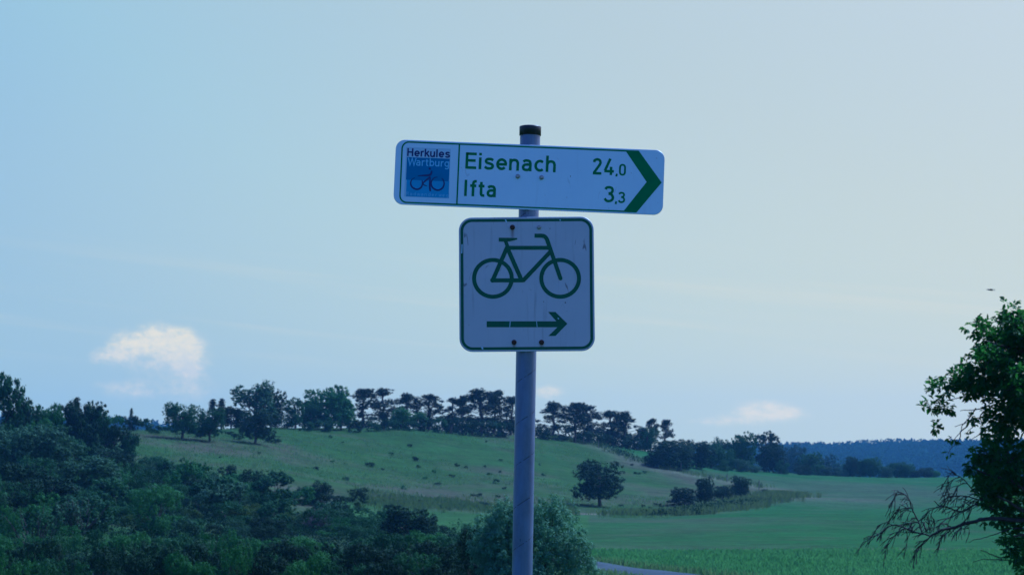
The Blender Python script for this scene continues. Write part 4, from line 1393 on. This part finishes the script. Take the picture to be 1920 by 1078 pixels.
hk = ['hedge0', 'hedge1', 'hedge2', 'hedge3']
hedge_row(-10, 870, 14, [(0, 998), (120, 1004), (230, 992), (420, 1002), (640, 1006), (870, 1000)], 146, 100, hk, ['mid', 'dark', 'bright', 'mid', 'bright'], 'shrub', 'long lower-left hedge', 'shrubs of the long hedge')
hedge_row(-10, 880, 11, [(0, 1016), (300, 1018), (600, 1022), (870, 1014)], 128, 110, hk, ['dark'], 'shrub', 'shaded middle hedge row', 'shrubs of the shaded row')
hedge_row(0, 850, 13, [(0, 1044), (150, 1046), (250, 1032), (420, 1028), (560, 1044), (700, 1050), (850, 1034)], 106, 98, hk, ['mid', 'dark', 'mid', 'bright', 'dark'], 'leafy shrub', 'nearest bottom hedge row', 'shrubs of the nearest hedge row')

# big round roadside bush right behind the post
lb = [(0, 0, 1.5, 2.0, 1.9, 1.8)] + [(math.cos(a) * q, math.sin(a) * q * .8, z, .74, .74, .66) for a, q, z in [(random.uniform(0, 6.28), 2.15 * math.sqrt(max(0.02, 1 - (max(z_ - 1.1, 0) / 2.1) ** 2)) * random.uniform(.55, 1), z_) for z_ in np.linspace(.2, 2.9, 52)]]
V, F_, C_ = clumps(lb, 2500, 36, .17, .09, .42, .5, .45, 1.0, .25)
st = join([tube(wob((random.uniform(-.5, .5), random.uniform(-.5, .5), -.3), c_, 4, .06), .04, .012, 5) for c_ in C_[rng.choice(len(C_), 24)]])
proto('hedge9', (V, F_), st)
T('shrub', 'hedge9', 996, 226, 934, 'willow', 'big round willow-like bush with pale tufts right behind the signpost pole', 'shrub', dist=94, rot=0.0)
T('shrub', 'hedge2', 925, 130, 965, 'dark', 'dark bush joined to the left side of the big round roadside bush', 'shrub', dist=98)
T('shrub', 'hedge3', 890, 90, 1000, 'dark', 'lower dark bush at the left of the roadside bushes', 'shrub', dist=100)

# small bushes dotted over the pasture
gt = 'tiny bushes dotted over the pasture'
dots = [(619, 821, 9, 7), (643, 831, 7, 4), (593, 880, 9, 6), (625, 867, 7, 4), (695, 875, 15, 11), (718, 881, 7, 4), (733, 854, 9, 6), (769, 838, 9, 7), (779, 864, 12, 8), (757, 914 + 3, 9, 13), (784, 877, 8, 6), (797, 898, 15, 8), (814, 887, 12, 7), (848, 894, 9, 6), (857, 874, 10, 8), (874, 877, 9, 5), (938, 886, 10, 7), (930, 906, 10, 9), (893, 930, 15, 9), (934, 932, 9, 5), (905, 951, 12, 11), (648, 900, 9, 7), (822, 910, 13, 6), (938, 864, 8, 5), (945, 917, 9, 5), (918, 890, 8, 4), (909, 876, 6, 4), (912, 829, 8, 4), (1020, 892, 8, 6), (1195, 889, 9, 5), (1207, 887, 8, 7), (1185, 873, 8, 4), (1157, 872, 8, 4), (870, 945, 9, 6), (823, 953, 10, 6), (790, 942, 18, 9), (716, 932, 16, 8), (735, 940, 14, 7), (486, 851, 7, 4), (413, 860, 8, 4), (1045, 953, 24, 9), (700, 945, 10, 6), (1012, 872, 7, 5)]
for px, py, w_, h_ in dots:
    w_ *= random.uniform(.7, 1.5); h_ *= random.uniform(.6, 1.15)
    mt = random.choice(('dark', 'mid', 'bright', 'grey'))
    T('bush', 'shrub%d' % random.randrange(5), px, w_, py - h_, mt, 'tiny %s bush on the %s pasture, %s' % (HUE[mt], 'upper' if py < 860 else 'middle' if py < 905 else 'lower', 'right of the signpost pole' if px > 980 else 'just left of the pole' if px > 840 else 'centre of the slope' if px > 700 else 'left half of the slope'), 'bush', base=py, group=gt)

# fence posts along the old field boundary
for i_, (px, py) in enumerate(((1079, 830), (1094, 833), (1122, 840), (1277, 883), (1363, 904), (1423, 917))):
    p = G(px, py)
    V_, F__ = tube([(0, 0, -.3), (0.02, 0, .7), (0.05, 0.01, 1.75)], .09, .08, 6)
    F2 = [tuple(f) for f in F__] + [tuple(range(12, 18))]
    me_ = bpy.data.meshes.new('fence_post'); me_.from_pydata([tuple(v) for v in V_], [], F2)
    o = link('fence_post', me_, M['wood']); o.location = p
    tag(o, 'weathered fence post in the overgrown meadow boundary, %s from the top' % ORD_[i_], 'fence post', 'fence posts in the field boundary')

# ------------------------------------------------------------------ ground cover (nobody could count it)


def scatter(name, pts, per, hgt, wid, matn, label, spread=.25, asp=.16):
    """upright blades or leaves around each point, one mesh"""
    n = len(pts); k = np.repeat(np.arange(n), per)
    P = np.asarray(pts)[k].copy(); s = np.asarray(hgt)
    s = (s[k] if s.ndim else np.full(len(k), float(s))) * rng.uniform(.6, 1.3, len(k))
    a = rng.uniform(0, 2 * math.pi, len(k)); ln = rng.uniform(.1, .5, len(k)) * s
    off = rng.normal(size=(len(k), 2)) * spread
    P[:, 0] += off[:, 0]; P[:, 1] += off[:, 1]
    dx, dy = np.cos(a), np.sin(a); w2 = wid / 2 * rng.uniform(.6, 1.3, len(k))
    b2 = rng.uniform(0, 2 * math.pi, len(k)); wx, wy = np.cos(b2) * w2, np.sin(b2) * w2
    z = P[:, 2]
    V = np.stack([np.stack([P[:, 0] - wx * .5, P[:, 1] - wy * .5, z - .05], 1), np.stack([P[:, 0] + wx * .5, P[:, 1] + wy * .5, z - .05], 1),
                  np.stack([P[:, 0] + dx * ln * .4 + wx, P[:, 1] + dy * ln * .4 + wy, z + s * .6], 1), np.stack([P[:, 0] + dx * ln, P[:, 1] + dy * ln, z + s], 1)], 1)
    o = link(name, mesh_np(name, V.reshape(-1, 3), np.arange(len(k) * 4).reshape(-1, 4)), M[matn])
    return tag(o, label, name.replace('_', ' '), kind='stuff')


def with_z(x_, y_):
    return np.stack([x_, y_, ZT(x_, y_)], 1)


# crop: rows of broad-leaved plants between the road and the mown meadow
rows = []
for rx in np.arange(-6, 75, .5):
    yy_ = np.arange(95, 152.5, .36)
    rows.append(np.stack([rx + (yy_ - 120) * .12 + rng.normal(0, .06, len(yy_)), yy_ + rng.normal(0, .08, len(yy_))], 1))
rows = np.concatenate(rows)
far_edge = 147.5 + 0.05 * rows[:, 0] + 3 * (fbm(rows[:, 0] / 6, rows[:, 0] * 0, 2, 4) - .5)
keep = (seg_dist(rows[:, 0], rows[:, 1], ROAD) > 2.7) & (rows[:, 1] < far_edge)
side = np.interp(rows[:, 1], [105, 121, 134, 143], [10.7, 6.1, 2.6, -1.5])
keep &= rows[:, 0] > side
rows = rows[keep]
scatter('crop_plants', with_z(rows[:, 0], rows[:, 1]), 11, .27 * (0.7 + .6 * fbm(rows[:, 0] / 8, rows[:, 1] / 8, 3, 9)), .085, 'crop', 'low broad-leaved green crop filling the field beside the road', .13, .5)


def along(line, n, sd, t0=0, t1=1):
    P = np.array(line); L = np.r_[0, np.cumsum(np.hypot(*np.diff(P, axis=0).T))]
    u = rng.uniform(t0, t1, n) * L[-1]
    x_ = np.interp(u, L, P[:, 0]) + rng.normal(0, sd, n) ; y_ = np.interp(u, L, P[:, 1]) + rng.normal(0, sd, n)
    return x_, y_


x_, y_ = along(BL, 2300, 2.0, .10, 1)
scatter('bank_grass', with_z(x_, y_), 6, .95, .14, 'drygrass', 'tall pale dry grass on the curved bank between pasture and mown meadow', .35)
x_, y_ = along(BL, 700, 1.0, .2, .72)
V, F_ = leaves(with_z(x_, y_ - 2.5)[np.repeat(np.arange(700), 16)] + rng.normal(size=(11200, 3)) * [.7, .5, .3] + [0, 0, .5], unit(11200) + [0, 0, .3], .28)
tag(link('bank_scrub', mesh_np('bank_scrub', V, F_), M['dark']), 'dark bramble strip along the lower edge of the grassy bank', 'scrub', kind='stuff')
x_, y_ = along(HL, 1500, 1.6)
scatter('boundary_grass', with_z(x_, y_ + 2), 6, .8, .16, 'drygrass', 'rank pale grass growing along the sloping field boundary', .4)
x_, y_ = along(HL, 620, .8, .03, .92)
y_ = y_ - 1.5
V, F_ = leaves(with_z(x_, y_)[np.repeat(np.arange(620), 18)] + rng.normal(size=(11160, 3)) * [.8, .6, .38] + [0, 0, .6], unit(11160) + [0, 0, .3], .32)
tag(link('boundary_hedge', mesh_np('boundary_hedge', V, F_), M['dark']), 'thin dark straggling hedge running down the slope between two meadows', 'hedge', kind='stuff')
# tussocks on the pasture
n = 9000
px = rng.uniform(230, 1260, n); dd = np.exp(rng.uniform(math.log(290), math.log(520), n))
x_ = (px - 960) / FPX * dd
ok = (fbm(x_ / 25, dd / 25, 3, 77) > .47)
x_, y_ = x_[ok], dd[ok]
ok = ~((px[ok] > 1050) & (y_ > np.interp(x_, [p[0] for p in HL], [p[1] for p in HL])))
x_, y_ = x_[ok], y_[ok]
scatter('pasture_grass', with_z(x_, y_), 5, .28, .14, 'tallgrass', 'rough tussocky grass scattered over the hill pasture', .5)
# dry, flowering fringe at the foot of the pasture
n = 1500; px = rng.uniform(660, 1080, n); dd = np.interp(px, [660, 1080], [318, 345]) + rng.normal(0, 9, n)
x_ = (px - 960) / FPX * dd
scatter('dry_grass', with_z(x_, dd), 5, .6, .14, 'drygrass', 'band of pale dry grass at the foot of the hill pasture', .4)
# undergrowth between the scrub bushes
n = 9000; px = rng.uniform(-120, 900, n); dd = rng.uniform(158, 330, n)
x_ = (px - 960) / FPX * dd
ok = (dd < np.interp(px, [-120, 250, 400, 520, 700, 900], [330, 330, 300, 255, 235, 200]))
x_, y_ = x_[ok], dd[ok]; n = len(x_)
hh = .3 + .9 * fbm(x_ / 7, y_ / 7, 3, 41)
V, F_ = leaves(with_z(x_, y_)[np.repeat(np.arange(n), 14)] + rng.normal(size=(n * 14, 3)) * [.42, .42, .2] + np.repeat(hh, 14)[:, None] * [0, 0, .6], unit(n * 14) * .9 + [0, 0, .35], .17)
tag(link('undergrowth', mesh_np('undergrowth', V, F_), M['dark']), 'tangled green undergrowth filling the lower left slope', 'undergrowth', kind='stuff')
# road verge grass
x_, y_ = along(ROAD[2:8], 5200, .9)
dr = seg_dist(x_, y_, ROAD)
x2, y2 = along(ROAD[2:8], 9000, 3.2); d2 = seg_dist(x2, y2, ROAD); ok = (d2 > 2.1) & (d2 < 3.6)
scatter('verge_grass', with_z(x2[ok], y2[ok]), 6, .28, .05, 'tallgrass', 'grass verge along the edge of the road', .2)

# distant forest on the blue ridge
for nm, p0, p1, cnt, lb_ in (('distant_forest', 1230, 2250, 5200, 'dense blue-looking forest covering the distant ridge at the right'),
                             ('distant_forest', -60, 480, 1500, 'strip of blue distant forest seen beyond the left pasture')):
    px = rng.uniform(p0, p1, cnt); dd = 1820 + 460 * rng.uniform(0, 1, cnt) ** .8
    x_ = (px - 960) / FPX * dd; P = with_z(x_, dd)
    h_ = rng.uniform(11, 17, cnt) * (0.85 + .3 * fbm(x_ / 60, dd / 60, 2, 6)); w_ = h_ * rng.uniform(.22, .4, cnt)
    k = np.repeat(np.arange(cnt), 44)
    u = rng.uniform(.15, 1, len(k)); con = rng.random(cnt)[k] < .6
    rad = np.where(con, (1.03 - u) * .9, np.sqrt(np.clip(1 - (u * 2 - 1.15) ** 2, .02, 1)) * .9) * w_[k]
    a = rng.uniform(0, 6.283, len(k))
    Q_ = P[k] + np.stack([np.cos(a) * rad, np.sin(a) * rad, u * h_[k]], 1)
    V, F_ = leaves(Q_, np.stack([np.cos(a), np.sin(a), np.full(len(k), .9)], 1) + unit(len(k)) * .25, 2.6, .7)
    tag(link(nm, mesh_np(nm, V, F_), M['forest']), lb_, 'forest', kind='stuff')

# ------------------------------------------------------------------ near tree at the right edge with its dead branch
TD = 34.0
tp = pix(1996, 1000, TD)
tz = gz(tp.x, TD)
tree = empty('walnut_tree', (tp.x, TD, tz), 'near leafy tree at the right edge with a long bare drooping dead branch', 'tree')
TI = Vector(tree.location)


def tw(px, py, dy=0.0):
    return pix(px, py, TD + dy) - TI


PXM = TD / FPX
lob = [(1892, 588, 25), (1905, 612, 34), (1850, 625, 30), (1828, 612, 18), (1895, 660, 55), (1850, 690, 44), (1905, 735, 56), (1795, 708, 28), (1758, 728, 20),
       (1743, 765, 15), (1756, 800, 12), (1818, 722, 26), (1772, 762, 14), (1875, 790, 38), (1845, 850, 26), (1826, 872, 20), (1885, 860, 48), (1845, 925, 22), (1890, 935, 46), (1868, 900, 40),
       (1898, 1006, 22), (1925, 1064, 18), (1935, 640, 55), (1945, 760, 60), (1950, 880, 60), (1950, 1000, 45), (2010, 620, 60), (2020, 760, 80), (2030, 900, 80), (2090, 700, 70), (2100, 850, 80), (1784, 818, 12), (1816, 822, 7),
       (1776, 850, 5), (1848, 978, 5), (1905, 1034, 22), (1884, 972, 18), (1815, 780, 16)]
Ls = []
for px, py, r_ in lob:
    c_ = tw(px, py, random.uniform(-.35, .35) if r_ < 30 else random.uniform(-.5, .7))
    rr = r_ * PXM
    Ls.append((c_.x, c_.y, c_.z, rr, max(rr * 1.25, .12), rr * .95))
L_ = np.array(Ls)
vol = (L_[:, 3] * L_[:, 4] * L_[:, 5]) ** .85
vol[-1] *= .35
nros = 5300
wh = rng.choice(len(L_), nros, p=vol / vol.sum())
u = unit(nros); r_ = rng.uniform(0, 1, nros) ** .42
RC = L_[wh, :3] + u * r_[:, None] * L_[wh, 3:6]
# rosettes of drooping leaves, each leaf a folded blade
k = np.repeat(np.arange(nros), 7); n = len(k)
dirs = unit(n) * [1, 1, .55] + u[k] * .55 + [0, 0, -.18]
dirs /= np.linalg.norm(dirs, axis=1, keepdims=True)
ln = rng.uniform(.055, .115, n)[:, None]
base_ = RC[k] + dirs * .015 + rng.normal(size=(n, 3)) * .018
sidev = np.cross(dirs, unit(n) * .7 + [0, 0, 1]); sidev /= np.linalg.norm(sidev, axis=1, keepdims=True)
upv = np.cross(sidev, dirs)
wd = ln * rng.uniform(.44, .60, n)[:, None]
p0 = base_; p1 = base_ + dirs * ln * .38 + sidev * wd * .5 + upv * wd * .18; p2 = base_ + dirs * ln * .75 + sidev * wd * .34 + upv * wd * .1
p3 = base_ + dirs * ln - upv * ln * .12; p4 = base_ + dirs * ln * .75 - sidev * wd * .34 + upv * wd * .1; p5 = base_ + dirs * ln * .38 - sidev * wd * .5 + upv * wd * .18
V = np.stack([p0, p1, p2, p3, p4, p5], 1).reshape(-1, 3)
b_ = np.arange(n)[:, None] * 6
F_ = np.concatenate([b_ + [0, 1, 2, 3], b_ + [0, 3, 4, 5]], 0)
cr_o = link('crown', mesh_np('walnut_crown', V, F_), M['near'], tree)
parts = [tube([Vector((0.25, 0, -.4)), Vector((0.1, 0, .6)), tw(2002, 970), tw(1990, 860, .2), tw(2005, 720, .1), tw(1985, 640)], .17, .04, 10)]
for tgt in ((1895, 600), (1850, 640), (1880, 700), (1780, 720), (1905, 760), (1880, 850), (1830, 880), (1870, 930), (1900, 1005), (2050, 700), (2080, 820), (1940, 640), (1930, 900)):
    s = tw(random.uniform(1985, 2005), min(1000, tgt[1] + random.uniform(40, 110)), 0)
    parts.append(tube(wob(s, tw(*tgt, random.uniform(-.3, .4)), 6, .06), .045, .012, 6))
for i in rng.choice(nros, 420, replace=False):
    p = Vector(RC[i]); L0 = Vector(L_[wh[i], :3])
    parts.append(tube(wob(L0.lerp(p, .1), p, 3, .10), .008, .003, 4))
# bare twigs showing through the gap in the crown
for (a, b_2) in (((1870, 770), (1790, 800)), ((1850, 765), (1800, 770)), ((1845, 770), (1812, 815)), ((1830, 765), (1785, 830)), ((1818, 790), (1778, 850)), ((1880, 760), (1825, 735)), ((1835, 740), (1775, 750)), ((1850, 800), (1820, 826))):
    parts.append(tube(wob(tw(*a), tw(*b_2, .1), 6, .06), .011, .004, 5))
link('trunk', mesh_np('walnut_trunk', *join(parts), True), M['bark'], tree)

z6 = lambda p: (1600 + p[0] / 4.944, 860 + p[1] / 4.944)
BR = [  # centre lines of the dead wood, read off the photograph, with start and end thickness in the same units
    ([(1940, 590), (1760, 580), (1582, 572), (1400, 560), (1290, 552), (1200, 560), (1100, 585), (1000, 612), (920, 640), (830, 655), (770, 685), (715, 715)], 30, 12),
    ([(715, 715), (640, 690), (560, 680), (480, 640), (420, 615), (340, 620), (300, 650), (250, 690), (190, 715), (140, 750), (80, 775)], 10, 4),
    ([(715, 715), (680, 750), (640, 780), (600, 840), (570, 890), (560, 960)], 8, 3),
    ([(640, 690), (610, 590), (575, 520), (545, 465), (530, 410), (500, 350), (460, 320), (425, 308), (395, 330), (370, 390), (355, 430)], 9, 3),
    ([(545, 465), (500, 455), (440, 465), (400, 490), (360, 530), (320, 580), (270, 600), (220, 630)], 6, 3),
    ([(480, 640), (430, 665), (380, 710), (330, 760), (300, 850), (300, 950)], 7, 3),
    ([(610, 590), (560, 590), (500, 600), (430, 610)], 7, 4),
    ([(1300, 470), (1240, 430), (1180, 420), (1110, 430), (1050, 470), (990, 490), (930, 470), (870, 450), (820, 440), (760, 455), (690, 490), (640, 540), (625, 570)], 13, 4),
    ([(990, 490), (930, 530), (870, 550), (820, 590), (770, 630), (710, 640)], 8, 3),
    ([(1260, 400), (1160, 375), (1100, 360), (1050, 345), (990, 340), (920, 350), (860, 370), (850, 420)], 8, 3),
    ([(1250, 400), (1150, 340), (1110, 290), (1060, 230), (1010, 180), (960, 150), (910, 125)], 9, 4),
    ([(980, 165), (930, 190), (880, 230), (870, 290), (880, 350), (850, 430)], 6, 3),
    ([(910, 130), (880, 170), (870, 220)], 4, 2),
    ([(1050, 225), (990, 240), (950, 280), (930, 340), (900, 400)], 4, 2),
    ([(1160, 370), (1090, 400), (1040, 380), (1020, 430), (960, 450)], 5, 2),
    ([(1100, 450), (1070, 520), (1020, 600), (960, 680), (920, 740)], 6, 2),
    ([(900, 660), (860, 690), (830, 720), (800, 770), (790, 810)], 9, 3),
    ([(860, 690), (862, 725)], 6, 4), ([(920, 640), (880, 615), (860, 590)], 6, 3),
    ([(400, 490), (430, 440), (510, 400)], 4, 2), ([(530, 480), (500, 560), (540, 590)], 4, 2),
    ([(560, 680), (545, 640), (580, 600)], 5, 3), ([(480, 640), (500, 740), (470, 850)], 5, 2),
    ([(1080, 470), (1070, 600), (1075, 700)], 4, 2), ([(700, 490), (720, 520), (750, 570), (690, 575)], 3, 2),
    ([(620, 560), (650, 590), (680, 560), (700, 500)], 4, 2), ([(660, 600), (665, 640)], 4, 2),
]
parts = []
BRN = random.Random(11)


def bpath(pts, d0, d1):
    out = []
    for i, p in enumerate(cat(pts, 3)):
        u_ = i / max(1, len(pts) * 3 - 3)
        out.append(tw(*z6((p[0] + BRN.uniform(-3, 3), p[1] + BRN.uniform(-3, 3))), d0 + (d1 - d0) * u_))
    return out


U = PXM / 4.944 * 1.6
for pts, t0, t1 in BR:
    x0_ = (1940 - pts[0][0]) / 1500 * .8; d0 = x0_ * .4 + BRN.uniform(-.04, .04); d1 = d0 + BRN.uniform(-.35, .35)
    if pts[0][0] > 1500:
        d0, d1 = 0.0, .2
    path = bpath(pts, d0, d1)
    parts.append(tube(path, t0 * U * .5, t1 * U * .5, 6))
    # finer side twigs, arching down
    for i in range(2, len(path) - 1):
        if t0 > 20 and i < 14:
            continue
        for rep in range(BRN.choice((1, 1, 1, 0, 2))):
            p = path[i]; tg = (path[i] - path[i - 1]).normalized()
            d_ = (tg * BRN.uniform(.2, 1.0) + Vector((BRN.uniform(-.7, .2), BRN.uniform(-.7, .7), BRN.uniform(-.9, .45)))).normalized()
            l_ = BRN.uniform(.07, .26)
            q_ = [p]
            for s in range(4):
                d_ = (d_ + Vector((BRN.uniform(-.3, .2), BRN.uniform(-.3, .3), BRN.uniform(-.42, .12)))).normalized()
                q_.append(q_[-1] + d_ * l_ / 4)
            parts.append(tube(q_, 0.0078, .0042, 4))
            if BRN.random() < .6:
                d2_ = (d_ + Vector((BRN.uniform(-.6, .6), BRN.uniform(-.5, .5), BRN.uniform(-.8, .2)))).normalized()
                parts.append(tube([q_[2], q_[2] + d2_ * l_ * .25, q_[2] + d2_ * l_ * .45 + Vector((0, 0, -.02))], 0.0056, .0036, 4))
dead = link('dead_branch', mesh_np('dead_branch', *join(parts), True), M['deadwood'], tree)
dead['label'] = 'long bare drooping branch with tangled dead twigs'
parts = []
for pts, t0, t1 in (([(1900, 960), (1540, 965), (1500, 930), (1420, 905), (1360, 915), (1290, 890), (1230, 860), (1180, 845)], 10, 4), ([(1540, 965), (1460, 940), (1370, 935), (1280, 935), (1200, 930), (1110, 955)], 8, 3),
                    ([(1900, 640), (1520, 640), (1400, 665), (1340, 690), (1270, 710), (1200, 735), (1130, 745), (1070, 775)], 8, 3), ([(1360, 915), (1380, 935), (1350, 945)], 6, 4), ([(1410, 790), (1350, 790), (1280, 760)], 3, 2), ([(1420, 905), (1440, 880), (1400, 850)], 4, 2)):
    parts.append(tube(bpath(pts, 0.1, BRN.uniform(-.3, .3)), t0 * U * .5, t1 * U * .5, 6))
b2 = link('bare_branch', mesh_np('bare_branch', *join(parts), True), M['deadwood'], tree)
b2['label'] = 'thin bare lower branches'

# ------------------------------------------------------------------ a bird gliding above the tree
bp_ = pix(1856.5, 543.5, 70)
V_ = []; F__ = []
secs = [(-.125, .004, 0), (-.10, .013, .001), (-.05, .024, .002), (0, .028, 0), (.05, .022, -.002), (.09, .010, -.003), (.14, .016, -.006), (.165, .012, -.008)]
for i, (x_, r_, z_) in enumerate(secs):
    for k in range(8):
        a = 2 * math.pi * k / 8; fl = .35 if i >= 6 else 1
        V_.append((x_, r_ * math.cos(a), z_ + r_ * fl * math.sin(a) * .8))
for i in range(len(secs) - 1):
    for k in range(8):
        k2 = (k + 1) % 8; F__.append((i * 8 + k, i * 8 + k2, (i + 1) * 8 + k2, (i + 1) * 8 + k))
F__ += [tuple(range(7, -1, -1)), tuple(range(56, 64))]
me_ = bpy.data.meshes.new('bird_body'); me_.from_pydata(V_, [], F__)
bird = empty('bird', bp_, 'small dark bird gliding in the sky above the near right tree', 'bird')
bird.rotation_euler = (R(4), R(5), R(6))
M['feather'] = simple('slate_feathers', (0.05, 0.06, 0.11), .7)
link('body', me_, M['feather'], bird)
for s in (-1, 1):
    wv = [(-.045, .02 * s, .008), (.045, .02 * s, .004), (.05, .11 * s, .020), (-.02, .12 * s, .026), (.085, .24 * s, .012), (.03, .20 * s, .02)]
    th = .004
    V2 = [(*p[:2], p[2] + th) for p in wv] + [(*p[:2], p[2] - th) for p in wv]
    Fw = [(0, 1, 2, 3), (3, 2, 4, 5), (9, 8, 7, 6), (11, 10, 8, 9), (0, 3, 9, 6), (3, 5, 11, 9), (5, 4, 10, 11), (4, 2, 8, 10), (2, 1, 7, 8), (1, 0, 6, 7)]
    me_ = bpy.data.meshes.new('wing'); me_.from_pydata(V2, [], Fw)
    link('wing', me_, M['feather'], bird)

# ------------------------------------------------------------------ the air
hb_ = 3000.0
zb, zt = float(GZ.min()) - 1.5, 110.0
V_ = [(x_, y_, z_) for z_ in (zb, zt) for x_, y_ in ((-hb_, -hb_), (hb_, -hb_), (hb_, hb_), (-hb_, hb_))]
F__ = [(3, 2, 1, 0), (4, 5, 6, 7), (0, 1, 5, 4), (1, 2, 6, 5), (2, 3, 7, 6), (3, 0, 4, 7)]
me_ = bpy.data.meshes.new('haze'); me_.from_pydata(V_, [], F__)
m = bpy.data.materials.new('haze'); m.use_nodes = True; nt = m.node_tree
nt.nodes.remove(nt.nodes['Principled BSDF'])
pv = nt.nodes.new('ShaderNodeVolumePrincipled')
pv.inputs['Density'].default_value = 0.00011
pv.inputs['Color'].default_value = (0.28, 0.60, 1.0, 1)
pv.inputs['Anisotropy'].default_value = 0.3
nt.links.new(pv.outputs[0], nt.nodes['Material Output'].inputs['Volume'])
tag(link('haze', me_, m), kind='stuff')
